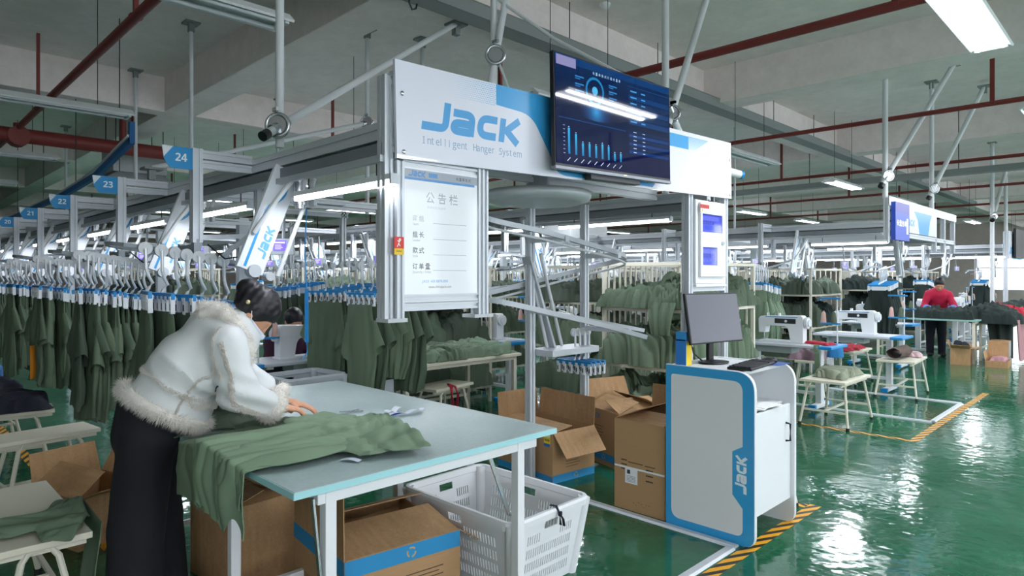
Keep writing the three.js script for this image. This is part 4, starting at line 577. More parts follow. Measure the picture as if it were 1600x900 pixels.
{
  bench(makeBench(.36, 1.0, .5), .53, 3.77, 0, 'cream bench in the near left corner with a shirt on it');
  tag(mesh('folded_shirt', layShirt({ len: .5, half: .13, top: .502, edge: -9, sd: 51, yaw: .25, rise: .012, x0: .72, z0: -3.46, crease: 1 }), cloth3, null, true), 'green shirt spread on the bench in the near left corner', 'shirt');
  tag(mesh('folded_shirt', sheet(24, 24, (s, t, p) => { const o = s * .4; p.set(.72 + .035 + .02 * Math.sin(t * 9 + s * 4) * s, .53 - Math.max(0, o) - .02 * t, -3.55 + t * .34 * (1 - .3 * s) - .12); }, .004), cloth3, null, true), 'green sleeve hanging over the end of the near left bench', 'shirt');
  bench(benchS, .92, 5.6, .12, 'cream bench beside the black trousers'); bench(benchS, .86, 6.7, -.1, 'cream bench second behind the woman in white'); bench(benchS, .82, 7.9, .05, 'cream bench third behind the woman in white'); bench(benchS, .85, 9.2, .1, 'cream bench fourth behind the woman in white'); bench(benchS, .8, 10.6, -.1, 'cream bench fifth behind the woman in white');
  bench(makeBench(.85, .46, .5), 7.6, 2.55, 0, 'cream bench with a heap of pale shirts right of the kiosk'); bench(makeBench(.85, .45, .5), 9.95, 2.5, .06, 'cream bench carrying a rolled brown cloth'); bench(makeBench(.85, .45, .5), 10.6, 3.4, 0, 'cream bench with red cloth behind the brown roll'); bench(makeBench(.26, .4, .5), 4.5, 2.02, 0, 'white bench half hidden behind the kiosk');
  tag(mesh('shirt_heap', heap(.52, .26, .06, 61, 60).translate(7.68, .502, -2.57), green(0x8d9480), null, true), 'heap of pale grey-green shirts on the bench right of the kiosk', 'clothes pile');
  tag(mesh('cloth_roll', [(() => { const g = sheet(24, 20, (s, t, p) => { const a = s * Math.PI * 2, r = .085 * (1 + .12 * vnoise(a * 2, t * 5)); p.set((t - .5) * .55, .09 + r * Math.sin(a) * .8, r * Math.cos(a)); }); return g; })()], brownCloth, null, true).translateX(9.85).translateY(.505).translateZ(-2.5), 'rolled brown cloth on the bench', 'cloth roll');
  tag(mesh('pink_cloth', heap(.2, .28, .04, 66, 24).translate(10.25, .503, -2.5), green(0xd9b9bc), null, true), 'pale pink cloth beside the brown roll', 'cloth'); tag(mesh('red_cloth', heap(.66, .26, .03, 67, 24).translate(10.5, .503, -3.4), redCloth, null, true), 'bright red cloth on the bench behind the brown roll', 'cloth');
  tag(mesh('orange_strip', sheet(3, 8, (s, t, p) => p.set(1.0 + s * .06, 1.02 - t * .28, -6.7 - s * .06 + .02 * Math.sin(t * 3)), .004), M(0xd8861c, .8), null, true), 'orange cloth strip hanging among the garments on the left', 'cloth');
}

// ---------- hanging conveyor lines ----------
const ORD = ['first', 'second', 'third', 'fourth', 'fifth', 'sixth', 'seventh', 'eighth', 'ninth', 'tenth', 'eleventh', 'twelfth', 'thirteenth', 'fourteenth', 'fifteenth', 'sixteenth', 'seventeenth', 'eighteenth', 'nineteenth', 'twentieth'];
const Q = (x, y, z) => new THREE.Vector3(x, y, z);
const liftTex = canvasTex(128, 512, (g, w, h) => { g.fillStyle = '#e3e6ec'; g.fillRect(0, 0, w, h); g.strokeStyle = '#2f96d4'; g.lineWidth = 13; g.lineJoin = 'round'; g.beginPath(); g.moveTo(34, 500); g.lineTo(34, 230); g.quadraticCurveTo(34, 200, 60, 175); g.quadraticCurveTo(92, 140, 92, 110); g.lineTo(92, 60); g.stroke(); g.save(); g.translate(62, 440); g.rotate(-Math.PI / 2); logo(g, 0, 0, 150, 46, '#6fb2e2'); g.restore(); });
const liftM = new THREE.MeshPhysicalMaterial({ map: liftTex, roughness: .35 });
const screenT = canvasTex(64, 48, (g) => { g.fillStyle = '#6a5ae0'; g.fillRect(0, 0, 64, 48); g.fillStyle = '#b9b4ff'; g.fillRect(6, 6, 52, 8); for (let i = 0; i < 4; i++) g.fillRect(8, 20 + i * 6, 30 + 5 * (i % 3), 3); });
const screenM = M(0x888888, .2, 0, { map: screenT, emissive: 0xffffff, emissiveMap: screenT, emissiveIntensity: 1.3 });
const conveyorM = M(0xbcc1c7, .42, .2), troughM = M(0x878d93, .5, .3);
// one hanger station; s = -1 works to the left of the beam, +1 to the right. Origin on the beam line at floor level
function makeStation(s, far) {
  const o = new THREE.Group(), X = (x) => s * x;
  mesh('arm', prof(Q(X(.03), 2.29, 0), Q(X(.31), 2.29, 0), .04, .05), alum, o); mesh('arm', prof(Q(X(.03), 2.235, 0), Q(X(.31), 2.235, 0), .04, .045), alum, o);
  mesh('post', prof(Q(X(.34), 1.79, 0), Q(X(.34), 2.32, 0), .055), alum, o); mesh('inner_post', prof(Q(X(-.02), 1.86, .02), Q(X(-.02), 2.18, .02), .06, .05), alum, o);
  mesh('base_rail', [prof(Q(X(-.1), 1.85, .02), Q(X(.34), 1.82, 0), .03, .024)], alum, o);
  // storage rail: an oblong loop sloping towards the beam
  const loop = []; for (let i = 0; i < 40; i++) { const a = i / 40, L = .5; let x, z; if (a < .35) { x = .14 + a / .35 * L; z = 0; } else if (a < .5) { const q = (a - .35) / .15 * Math.PI; x = .64 + .11 * Math.sin(q); z = .12 - .12 * Math.cos(q); } else if (a < .85) { x = .64 - (a - .5) / .35 * L; z = .24; } else { const q = (a - .85) / .15 * Math.PI; x = .14 - .11 * Math.sin(q); z = .12 + .12 * Math.cos(q); } loop.push(Q(X(x), 1.685 + .15 * (x - .14), z - .24)); }
  mesh('storage_rail', sweep(loop, rectS(.02, .02), true), troughM, o);
  mesh('rail_bracket', [bx(.04, .12, .05, X(.34), 1.75, 0), bx(.03, .03, .26, X(.34), 1.765, -.12), bx(.03, .1, .03, X(.34), 1.74, -.24)], alumDull, o);
  // feed rail curving down from the conveyor
  mesh('feed_rail', sweepRound([Q(X(.02), 2.12, .5), Q(X(.1), 2.0, .47), Q(X(.18), 1.84, .4), Q(X(.22), 1.74, .15), Q(X(.2), 1.71, .02)], .014, 8), pipeWhite, o);
  // lift: slanted white guide with logo, tube beside it, drive on top
  const a = Q(X(.2), 1.63, .37), b = Q(X(-.02), 2.2, .37), L = a.distanceTo(b), g = bx(.15, L, .03, 0, L / 2, 0, .004), uv = g.attributes.uv, p = g.attributes.position; for (let i = 0; i < p.count; i++) uv.setXY(i, clamp(p.getX(i) / .15 + .5, 0, 1), clamp(p.getY(i) / L, 0, 1));
  g.rotateZ(Math.atan2(-(b.x - a.x), b.y - a.y)).translate(a.x, a.y, a.z); mesh('lift_guide', g, liftM, o, true);
  mesh('lift_tube', [rod(Q(X(.06), 1.6, .42), Q(X(-.16), 2.16, .42), .013, 8)], pipeWhite, o); mesh('lift_back', bar(Q(X(.14), 1.62, .33), Q(X(-.08), 2.2, .33), .05, .02), conveyorM, o);
  mesh('lift_foot', [rod(Q(X(.18), 1.63, .35), Q(X(.18), 1.63, .41), .035, 14), rod(Q(X(.1), 1.6, .35), Q(X(.1), 1.6, .42), .025, 12)], conveyorM, o);
  mesh('motor', [rod(Q(X(-.06), 2.0, .44), Q(X(-.06), 2.17, .44), .036, 16), rod(Q(X(-.06), 1.98, .44), Q(X(-.06), 2.0, .44), .028, 12)], steel, o);
  if (!far) mesh('drive_bracket', [bx(.2, .05, .05, X(-.22), 2.08, .44, .004), bx(.18, .012, .07, X(-.24), 2.02, .44), bx(.02, .1, .06, X(-.14), 2.05, .44)], conveyorM, o);
  if (!far) { mesh('cable', sweepRound([Q(X(.0), 2.16, .2), Q(X(.06), 2.02, .22), Q(X(.02), 1.95, .2), Q(X(-.02), 2.04, .18)], .006, 6), pipeWhite, o); mesh('cable', sweepRound([Q(X(.3), 1.78, .06), Q(X(.22), 1.7, .1), Q(X(.1), 1.72, .12), Q(X(.02), 1.88, .1)], .005, 6), black, o); }
  // operator terminal
  const tm = new THREE.Group(); tm.name = 'terminal'; tm.position.set(X(-.34), 1.8, -.35); tm.rotation.y = s < 0 ? -.7 : -.5; o.add(tm); mesh('case', bx(.15, .11, .04, 0, 0, 0, .004), conveyorM, tm);
  { const q = new THREE.BoxGeometry(.085, .07, .004), m = new THREE.Mesh(q, screenM); m.name = 'display'; m.position.set(-.015, .008, .022); m.castShadow = m.receiveShadow = true; tm.add(m); } mesh('stem', rod(Q(0, .05, -.01), Q(0, .36, -.05), .012, 8), alumDull, tm);
  return o;
}
const hangerBar = [bx(.022, .036, .36, 0, -.245, 0, .004)], hookG = sweepRound([Q(0, 0, .012), Q(0, -.11, .014), Q(.012, -.15, .01), Q(.03, -.185, 0), Q(.012, -.21, 0), Q(0, -.23, 0)], .009, 7), wheelG = (() => { const g = new THREE.CylinderGeometry(.034, .034, .02, 20), c = new THREE.CylinderGeometry(.012, .012, .03, 12); g.rotateX(Math.PI / 2); c.rotateX(Math.PI / 2); return mergeGeometries([g, c]); })();
const clipM = M(0xe6e9ee, .45), wheelM = M(0xd3d6da, .4), hookM = M(0xd7dade, .35, .3);
function makeHanger(clips) {
  const o = new THREE.Group(); mesh('roller', wheelG.clone(), wheelM, o); mesh('hook', hookG.clone(), hookM, o); mesh('bar', hangerBar.map((g) => g.clone()), blue, o);
  if (clips) for (let i = 0; i < 6; i++) { const z = -.165 + i * .066, c = mesh('clip', [bx(.024, .085, .022, 0, -.295, z, .003), bx(.03, .02, .026, 0, -.255, z)], clipM, o); mesh('clip_slot', bx(.025, .035, .01, 0, -.3, z), black, c); }
  else mesh('clip', [bx(.024, .085, .03, 0, -.295, -.165), bx(.024, .085, .03, 0, -.295, .165), bx(.02, .08, .22, 0, -.29, 0)], clipM, o); return o;
}
const stL = makeStation(-1), stR = makeStation(1), stLf = makeStation(-1, 1), stRf = makeStation(1, 1), hangN = makeHanger(true), hangF = makeHanger(false);
const shirtG = [1, 2, 3, 4, 5, 6].map((i) => hangShirt(i * 1.37, .7 + .05 * (i % 3)));
const shirtMs = [cloth2, cloth4, cloth1, cloth2];
function station(s, far, u, v, label, grp) { const o = (s < 0 ? (far ? stLf : stL) : (far ? stRf : stR)).clone(); o.name = numbered('hanger_station'); o.position.set(u, 0, -v); scene.add(o); return tag(o, label, 'hanger station', grp); }
function hangRow(s, u, v, n, near, mats, where, spread = .4, rot = 0) {
  for (let i = 0; i < n; i++) {
    const x = .2 + spread * (n > 1 ? i / (n - 1) : .5), h = (near ? hangN : hangF).clone(), jx = rr(-.008, .008); h.name = numbered('garment_hanger'); h.position.set(u + s * x + jx, 1.685 + .15 * (x - .14) - .004, -v + .026); h.rotation.y = rot + rr(-.3, .3); h.rotation.z = rr(-.04, .04); scene.add(h);
    const rank = ORD[i] + ' from ' + (s < 0 ? 'right' : 'left') + ', '; tag(h, 'blue clip hanger, ' + rank + where, 'hanger', 'hangers, ' + where);
    if (!mats) continue; const k = Math.floor(rnd() * 6), m = new THREE.Mesh(shirtG[k], mats[Math.floor(rnd() * mats.length)]); m.castShadow = m.receiveShadow = true; m.name = numbered('hanging_shirt'); m.position.copy(h.position); m.position.y -= .325; m.rotation.y = h.rotation.y + (rnd() < .5 ? Math.PI : 0); m.scale.y = rr(.92, 1.08); scene.add(m);
    tag(m, (mats[0] === clothDark ? 'dark green' : mats[0] === clothLight ? 'pale green' : 'olive green') + ' hanging shirt, ' + rank + where, 'shirt', 'shirts, ' + where);
  }
}
function workLamp(u, v0, v1, y, label) {
  const o = thing('work_lamp', label, 'work lamp'), a = P(u, y, v0), b = P(u, y, v1); mesh('housing', bar(a.clone().add(Q(0, .022, 0)), b.clone().add(Q(0, .022, 0)), .04, .024), whiteMatt, o); mesh('lamp_tube', bar(a, b, .036, .03, .008), tubeOn, o); mesh('end_cap', bx(.044, .046, .014, a.x, y + .012, a.z), M(0xccd0d8, .4), o);
  mesh('hanging_wire', [rod(P(u, y + .03, mix(v0, v1, .15)), P(u, 2.2, mix(v0, v1, .15)), .004, 5)], darkSteel, o); mesh('hanging_wire', [rod(P(u, y + .03, mix(v0, v1, .85)), P(u, 2.2, mix(v0, v1, .85)), .004, 5)], darkSteel, o);
  rectLight(.05, Math.abs(v1 - v0), 0xeef4ff, TUBE, P(u, y - .02, (v0 + v1) / 2), P(u, 0, (v0 + v1) / 2));
}
function conveyorBeam(u, v0, v1, label, s) {
  const o = thing('conveyor_beam', label, 'conveyor'); mesh('trough', [bb(u - .03, u + .1, 2.15, 2.2, -v0, -v1), bb(u + .08, u + .1, 2.2, 2.3, -v0, -v1)], troughM, o); mesh('top_profile', prof(P(u, 2.255, v0), P(u, 2.255, v1), .06, .08), alum, o); mesh('drive_rail', bar(P(u + .04 * s, 2.125, v0), P(u + .04 * s, 2.125, v1), .03, .03), conveyorM, o);
  return o;
}
const lineName = ['nearest', 'second', 'third'], NUMW = ['twenty-four', 'twenty-three', 'twenty-two', 'twenty-one', 'twenty'];
[[1.68, 4.85], [8.96, 12.1], [17.4, 20.5]].forEach(([ua, ub], li) => {
  conveyorBeam(ua, 2.45, 30, 'left overhead conveyor beam of the ' + lineName[li] + ' hanging line', -1); conveyorBeam(ub, 2.6, 30, 'right overhead conveyor beam of the ' + lineName[li] + ' hanging line', 1);
  const n = li === 0 ? 14 : 12;
  for (let k = 0; k < n; k++) {
    const v = 3.86 + 1.5 * k, far = k > 3 || li > 0;
    station(-1, far, ua, v, li === 0 && k < 5 ? 'hanger station with slanted white lift below sign ' + NUMW[k] : 'hanger station, ' + ORD[k] + ' on the left side of the ' + lineName[li] + ' line', 'hanger stations');
    if (li || k) station(1, true, ub, v - .4, 'hanger station, ' + ORD[k] + ' on the right side of the ' + lineName[li] + ' line', 'hanger stations');
    const where = li === 0 && k < 5 ? 'in the row under sign ' + NUMW[k] : 'left side of the ' + lineName[li] + ' line, ' + ORD[k] + ' row';
    if (k < 9) hangRow(-1, ua, v, li === 0 ? [7, 11, 10, 10, 9, 8, 7, 6, 5][k] : 7, li === 0 && k < 3, li === 0 ? shirtMs : li === 1 ? (k ? shirtMs : [clothLight, cloth3]) : [clothDark], where);
    if (k < 7 && (li || k > 2)) hangRow(1, ub, v - .4, li === 0 ? 4 : 7, false, li === 1 ? [clothDark] : li === 2 ? [clothDark] : shirtMs, 'right side of the ' + lineName[li] + ' line, ' + ORD[k] + ' row');
    if (k < 10) { workLamp(ua - .015, v - 1.46, v - .55, 2.02, 'lit white work lamp, ' + ORD[k] + ' along the left of the ' + lineName[li] + ' line'); workLamp(ub + .02, v - .9, v + .35, 2.08, 'lit white work lamp, ' + ORD[k] + ' along the right of the ' + lineName[li] + ' line'); }
    if (k % 2 === 0 && k < 10) { const c = thing('line_column', 'broad pale metal column, ' + ORD[k / 2] + ' inside the ' + lineName[li] + ' line', 'column'); mesh('shaft', bb(ua + 1.5, ua + 1.62, 0, 2.3, -(v + .9), -(v + 1.0), .004), M(0xc3cad2, .45, .2), c); mesh('base_plate', bb(ua + 1.46, ua + 1.66, 0, .012, -(v + .86), -(v + 1.04)), galv, c); }
    if (k % 2 === 1) { const c = thing('cross_beam', 'aluminium cross beam, ' + ORD[(k - 1) / 2] + ' over the ' + lineName[li] + ' line', 'beam'); mesh('profile', prof(P(ua + .12, 2.24, v), P(ub - .06, 2.24, v), .06, .06), alum, c); }
  }
  if (li === 0) for (let k = 0; k < 5; k++) {
    const v = 3.86 + 1.5 * k, num = String(24 - k), sg = thing('station_sign', 'blue sign plate numbered ' + NUMW[k] + ' on an aluminium post', 'sign', 1.24, 2.255, v);
    const t = canvasTex(192, 128, (g, w, h) => { g.fillStyle = '#1b8fd0'; g.fillRect(0, 0, w, h); g.fillStyle = '#dfe7ee'; g.beginPath(); g.moveTo(0, 0); g.lineTo(64, 0); g.lineTo(4, 74); g.lineTo(0, 74); g.fill(); g.fillStyle = '#f2f7fb'; g.font = 'bold 66px sans-serif'; g.fillText(num, 74, 84); });
    const sh = new THREE.Shape([[-.085, .06], [.085, .06], [.085, -.06], [-.045, -.06], [-.075, -.012]].map((q) => new THREE.Vector2(...q))), g = new THREE.ExtrudeGeometry(sh, { depth: .004, bevelEnabled: false }), p = g.attributes.position, uv = g.attributes.uv; for (let i = 0; i < p.count; i++) uv.setXY(i, p.getX(i) / .17 + .5, p.getY(i) / .12 + .5);
    const m = new THREE.Mesh(g, M(0xffffff, .4, 0, { map: t })); m.name = 'plate'; m.castShadow = m.receiveShadow = true; m.position.z = .02; sg.add(m); mesh('bracket', bx(.04, .03, .02, .085, 0, .008), alumDull, sg);
  }
});
// drive wheel and curved rails at the near end of the first line
{
  const w = thing('turn_wheel', 'large pale round conveyor wheel under the sign board', 'conveyor wheel', 3.3, 2.1, 3.05); mesh('disc', lathe([[0, 0], [.3, 0], [.36, .02], [.37, .05], [.36, .08], [0, .08]], 40), M(0xc9ced2, .4, .2), w); mesh('hub', rod(Q(0, .08, 0), Q(0, .2, 0), .08, 20), alumDull, w); mesh('carrier', [prof(Q(-1.45, .18, .0), Q(1.45, .18, 0), .06, .08)], alum, w);
  const oblong = (cu, cv, a, b, y, sl, n = 44) => Array.from({ length: n }, (_, i) => { const t = i / n * 2 * Math.PI, c = Math.cos(t), s = Math.sin(t), x = Math.sign(c) * Math.pow(Math.abs(c), .55) * a, z = Math.sign(s) * Math.pow(Math.abs(s), .75) * b; return P(cu + x, y + sl * x, cv + z); });
  const smoothPath = (pts, n = 40) => new THREE.CatmullRomCurve3(pts, false, 'centripetal').getPoints(n);
  const r1 = thing('curved_rail', 'upper curved steel rail winding down behind the electrical box', 'rail'); const p1 = smoothPath([P(2.95, 2.02, 3.3), P(3.05, 1.98, 3.22), P(3.5, 1.92, 3.16), P(4.0, 1.84, 3.12), P(4.35, 1.78, 3.1), P(4.5, 1.75, 3.18), P(4.52, 1.72, 3.32), P(4.4, 1.68, 3.45), P(4.2, 1.64, 3.5), P(3.6, 1.52, 3.58), P(3.3, 1.47, 3.6)], 60); mesh('rail', sweep(p1, rectS(.026, .036)), conveyorM, r1); mesh('rail', sweepRound(p1.map((p) => p.clone().add(Q(0, -.055, 0))), .01, 8), pipeWhite, r1); mesh('hanger_arm', bar(P(3.7, 1.88, 3.12), P(3.7, 1.88, 3.5), .04), alum, r1); mesh('hanger_arm', bar(P(4.3, 1.77, 3.08), P(4.3, 1.77, 3.46), .04), alum, r1);
  const r2 = thing('curved_rail', 'lower curved steel rail sloping down beside the bar rack', 'rail'); const p2 = smoothPath([P(3.7, 1.52, 3.62), P(3.35, 1.5, 3.6), P(3.15, 1.48, 3.52), P(3.06, 1.45, 3.35), P(3.14, 1.42, 3.2), P(3.5, 1.34, 3.12), P(4.0, 1.23, 3.03), P(4.48, 1.11, 2.95)], 60); mesh('rail', sweep(p2, rectS(.026, .036)), conveyorM, r2); mesh('rail', sweep(smoothPath([P(3.95, 1.32, 3.42), P(4.0, 1.28, 3.3), P(4.25, 1.22, 3.14), P(4.52, 1.16, 3.0)], 20), rectS(.03, .03)), alum, r2); mesh('hanger_arm', bar(P(3.7, 1.3, 3.08), P(3.7, 1.34, 3.5), .04), alum, r2); mesh('hanger_arm', bar(P(4.3, 1.17, 2.98), P(4.3, 1.17, 3.44), .04), alum, r2);
  const po = (u, v, l) => { const o = thing('line_post', l, 'post'); mesh('shaft', prof(P(u, 0, v), P(u, 2.2, v), .055), alum, o); mesh('shaft', prof(P(u + .05, 0, v + .02), P(u + .05, 2.2, v + .02), .03, .03), alum, o); mesh('foot_plate', bb(u - .06, u + .12, 0, .012, -(v - .06), -(v + .06)), galv, o); };
  po(3.7, 3.5, 'aluminium line post standing behind the wide open box'); po(4.3, 3.44, 'aluminium line post between the screen and the bar rack'); po(4.85, 4.6, 'aluminium line post deeper behind the bar rack');
  const pf = thing('lift_platform', 'low aluminium lift platform between the two line posts', 'platform'); mesh('deck', bb(3.74, 4.32, .98, 1.03, -3.3, -3.55, .004), alum, pf); mesh('guide', [bar(P(3.95, 1.03, 3.5), P(3.66, 1.75, 3.5), .09, .02)], conveyorM, pf); mesh('guide_tube', rod(P(4.08, 1.03, 3.5), P(3.82, 1.78, 3.5), .014, 8), pipeWhite, pf); mesh('guide_tube', rod(P(3.9, 1.03, 3.5), P(3.72, 1.6, 3.5), .014, 8), pipeWhite, pf);
  for (let i = 0; i < 4; i++) { const h = hangN.clone(); h.name = numbered('garment_hanger'); h.position.set(4.14 + i * .06, 1.14, -3.42); scene.add(h); tag(h, 'empty blue clip hanger on the low lift platform, ' + ORD[i] + ' from left', 'hanger', 'empty hangers on the platform'); }
  // hanging shirts inside the line, behind the woman's table
  [[2.78, 4.8, 6, 'beyond the grey crate'], [2.95, 5.7, 7, 'second row beyond the grey crate'], [3.2, 7.3, 8, 'third row beyond the grey crate']].forEach(([u, v, n, w_], i) => { const o = thing('garment_rail', 'sloping garment rail, ' + w_, 'rail'); mesh('rail', bar(P(u + .12, 1.665, v), P(u + .72, 1.755, v), .03, .03), conveyorM, o); mesh('drop_post', prof(P(u + .4, 1.72, v), P(u + .4, 2.24, v), .05), alum, o); mesh('cross_arm', prof(P(1.8, 2.2, v), P(u + .45, 2.2, v), .05), alum, o); hangRow(1, u, v, n, i < 2, i ? shirtMs : [cloth2, cloth1], w_, .48, i < 2 ? .4 : .2); });
  const cs = thing('spiral_hose', 'bright blue coiled air hose hanging beside the table', 'hose'); const pts = []; for (let i = 0; i <= 420; i++) { const t = i / 420; pts.push(P(2.5 + .013 * Math.cos(t * 44 * 6.283), 1.5 - t * .42, 4.8 + .013 * Math.sin(t * 44 * 6.283))); } mesh('coil', sweep(pts, circ(.0045, 5)), M(0x1d97e0, .35), cs); mesh('lead', sweepRound([P(2.5, 2.15, 4.8), P(2.49, 1.8, 4.81), P(2.5, 1.5, 4.8)], .005, 6), M(0x1d97e0, .35), cs); mesh('tail', sweepRound([P(2.5, 1.08, 4.8), P(2.5, 1.0, 4.79), P(2.46, .94, 4.8)], .005, 6), M(0x1d97e0, .35), cs);
}
// ---------- further sign boards ----------
{
  const o = thing('second_sign_board', 'smaller framed sign board with blue square sign on the second line', 'sign', 8.96, 2.07, 2.42);
  mesh('frame', [prof(Q(0, .47, 0), Q(3.6, .47, 0), .06, .06)], alum, o); mesh('frame', [prof(Q(0, .07, 0), Q(3.6, .07, 0), .06, .06)], alum, o); mesh('frame', prof(Q(0, -.05, 0), Q(0, .5, 0), .06), alum, o); for (const x of [2.35, 2.9, 3.56]) mesh('frame', prof(Q(x, -.1, 0), Q(x, .5, 0), .06), alum, o); mesh('top_fascia', bb(-.03, 3.62, .41, .52, .035, .04), white, o);
  const t2 = canvasTex(512, 128, (g, w, h) => { g.fillStyle = '#dfe3ea'; g.fillRect(0, 0, w, h); g.fillStyle = '#3aa0dd'; g.beginPath(); g.moveTo(150, 0); g.lineTo(430, 0); g.lineTo(400, 40); g.lineTo(370, 128); g.lineTo(230, 128); g.lineTo(205, 50); g.fill(); logo(g, 30, 45, 130, 44, '#58a4dc'); }); printed('panel', 1.75, .3, .01, t2, null, .3, o, 1.45, .26, .035, 0);
  const t3 = canvasTex(256, 256, (g, w, h) => { g.fillStyle = '#2f4fb8'; g.fillRect(0, 0, w, h); g.fillStyle = '#3a3a98'; g.fillRect(0, 0, w, 70); ['zhang', 'liang', 'gao', 'dan'].forEach((c, i) => glyphs(g, [c], 22 + i * 46, 118, 42, 0, '#eef2ff', 1.5)); g.fillStyle = '#eef2ff'; g.fillRect(200, 100, 34, 110); });
  const q = thing('square_sign', 'blue square sign with white characters on the second sign board', 'sign', 9.0, 2.05, 2.36); printed('face', .62, .47, .05, t3, null, .35, q, .31, .24, .005, 0);
  const p = thing('third_sign_board', 'far sign board with white and blue print at the right edge', 'sign', 17.9, 2.0, 2.42); printed('panel', 3.2, .62, .016, canvasTex(512, 100, (g, w, h) => { g.fillStyle = '#e2e6ee'; g.fillRect(0, 0, w, h); g.fillStyle = '#3aa0dd'; g.fillRect(95, 0, 200, 100); logo(g, 12, 52, 84, 30, '#4ba0dc'); }), null, .3, p, 1.6, .3, 0, 0); mesh('frame', prof(Q(.0, -2, -.05), Q(0, .6, -.05), .08), alum, p);
  const tv = thing('far_screen', 'dark screen on the far sign board at the right edge', 'screen', 18.9, 2.02, 2.36); mesh('housing', bx(1.2, .66, .05, 0, .33, 0, .006), black, tv);
}

// ---------- bar racks, tables, sewing machines ----------
function makeRack(w, d, h, shelves, gap = .095) { // origin at floor centre, open front at +z
  const o = new THREE.Group(), p = .035; for (const sx of [-1, 1]) for (const sz of [-1, 1]) mesh('post', bx(p, h, p, sx * (w / 2 - p / 2), h / 2, sz * (d / 2 - p / 2), .002), cream, o);
  for (const y of [...shelves, h - .02]) { mesh('shelf_frame', [bx(w, .03, .025, 0, y, d / 2 - .0125), bx(w, .03, .025, 0, y, -d / 2 + .0125), bx(.025, .03, d, w / 2 - .0125, y, 0), bx(.025, .03, d, -w / 2 + .0125, y, 0)], cream, o); if (y < h - .05) mesh('shelf_board', bx(w - .05, .012, d - .05, 0, y + .008, 0), creamTop, o); }
  const bar_ = bx(.016, h - .1, .016, 0, h / 2 + .02, 0); const put = (x, z) => { const m = new THREE.Mesh(bar_, cream); m.name = 'bar'; m.position.set(x, 0, z); m.castShadow = m.receiveShadow = true; o.add(m); };
  const nx = Math.round(w / gap), nz = Math.round(d / gap); for (let i = 1; i < nx; i++) put(-w / 2 + i * w / nx, -d / 2 + .012); for (let i = 1; i < nz; i++) { const z = -d / 2 + i * d / nz; put(w / 2 - .012, z); } return o;
}
uvBox; const rackP = makeRack(1.45, .92, 1.74, [.2, .73, 1.28]);
let heapN = 0;
function rack(u, v, turn, where, mats, levels = [.2, .73, 1.28]) {
  const o = rackP.clone(); o.name = numbered('bar_rack'); o.position.set(u, 0, -v); o.rotation.y = turn; scene.add(o); tag(o, 'cream steel bar rack with shelves, ' + where, 'rack', 'bar racks');
  levels.forEach((y, i) => { for (const x of [-.34, .33]) { heapN++; const g = heap(.76, .86, i === 2 ? .2 : .36, heapN * 3.7, heapN < 7 ? 60 : 32); const m = mesh('shirt_pile', g, mats[Math.floor(rnd() * mats.length)], null, true); m.position.set(u + x * Math.cos(turn), y + .016, -v - x * Math.sin(turn)); m.rotation.y = turn; tag(m, 'shirts on ' + (['lowest', 'middle', 'top'][y < .5 ? 0 : y < 1 ? 1 : 2]) + ' shelf, ' + (x < 0 ? 'left' : 'right') + ' end, rack ' + where, 'clothes pile', 'piles on racks'); } });
}
const GR = [cloth2, cloth1, cloth4];
rack(5.98, 3.52, 0, 'right of the two line posts', GR);
tag(mesh('hanging_sleeves', sheet(22, 24, (s, t, p) => p.set(5.22 - .035 * Math.sin(t * 2.2) - .012 * Math.sin(s * 19), 1.36 - t * .3, -3.12 - s * .3 * (1 - .35 * t) - .05 * t), .004), cloth1, null, true), 'green sleeves hanging over the front of the bar rack shelf', 'shirt');
rack(5.0, 6.55, 0, 'behind the table of green shirts', GR); rack(6.8, 5.3, 0, 'deeper behind the two line posts', GR); rack(5.1, 9.0, 0, 'far behind the table of green shirts', GR); rack(6.9, 7.6, 0, 'third row behind the line posts', GR); rack(3.6, 11.8, 0, 'deep inside the nearest line', [clothDark, cloth4]);
rack(11.9, 4.6, 0, 'inside the second line', [clothDark, cloth4]); rack(13.9, 6.2, 0, 'beyond the second line', [clothDark]); rack(16.9, 4.9, 0, 'behind the woman in red', [clothDark]); rack(19.85, 4.9, 0, 'right behind the woman in red', [clothDark]); rack(11.4, 7.4, 0, 'deep inside the second line', [cloth4, clothDark]); rack(7.2, 10.5, 0, 'far between the first two lines', GR); rack(9.35, 11.5, 0, 'far inside the second line', GR); rack(22, 5.2, 0, 'far right by the windows', [clothDark]);
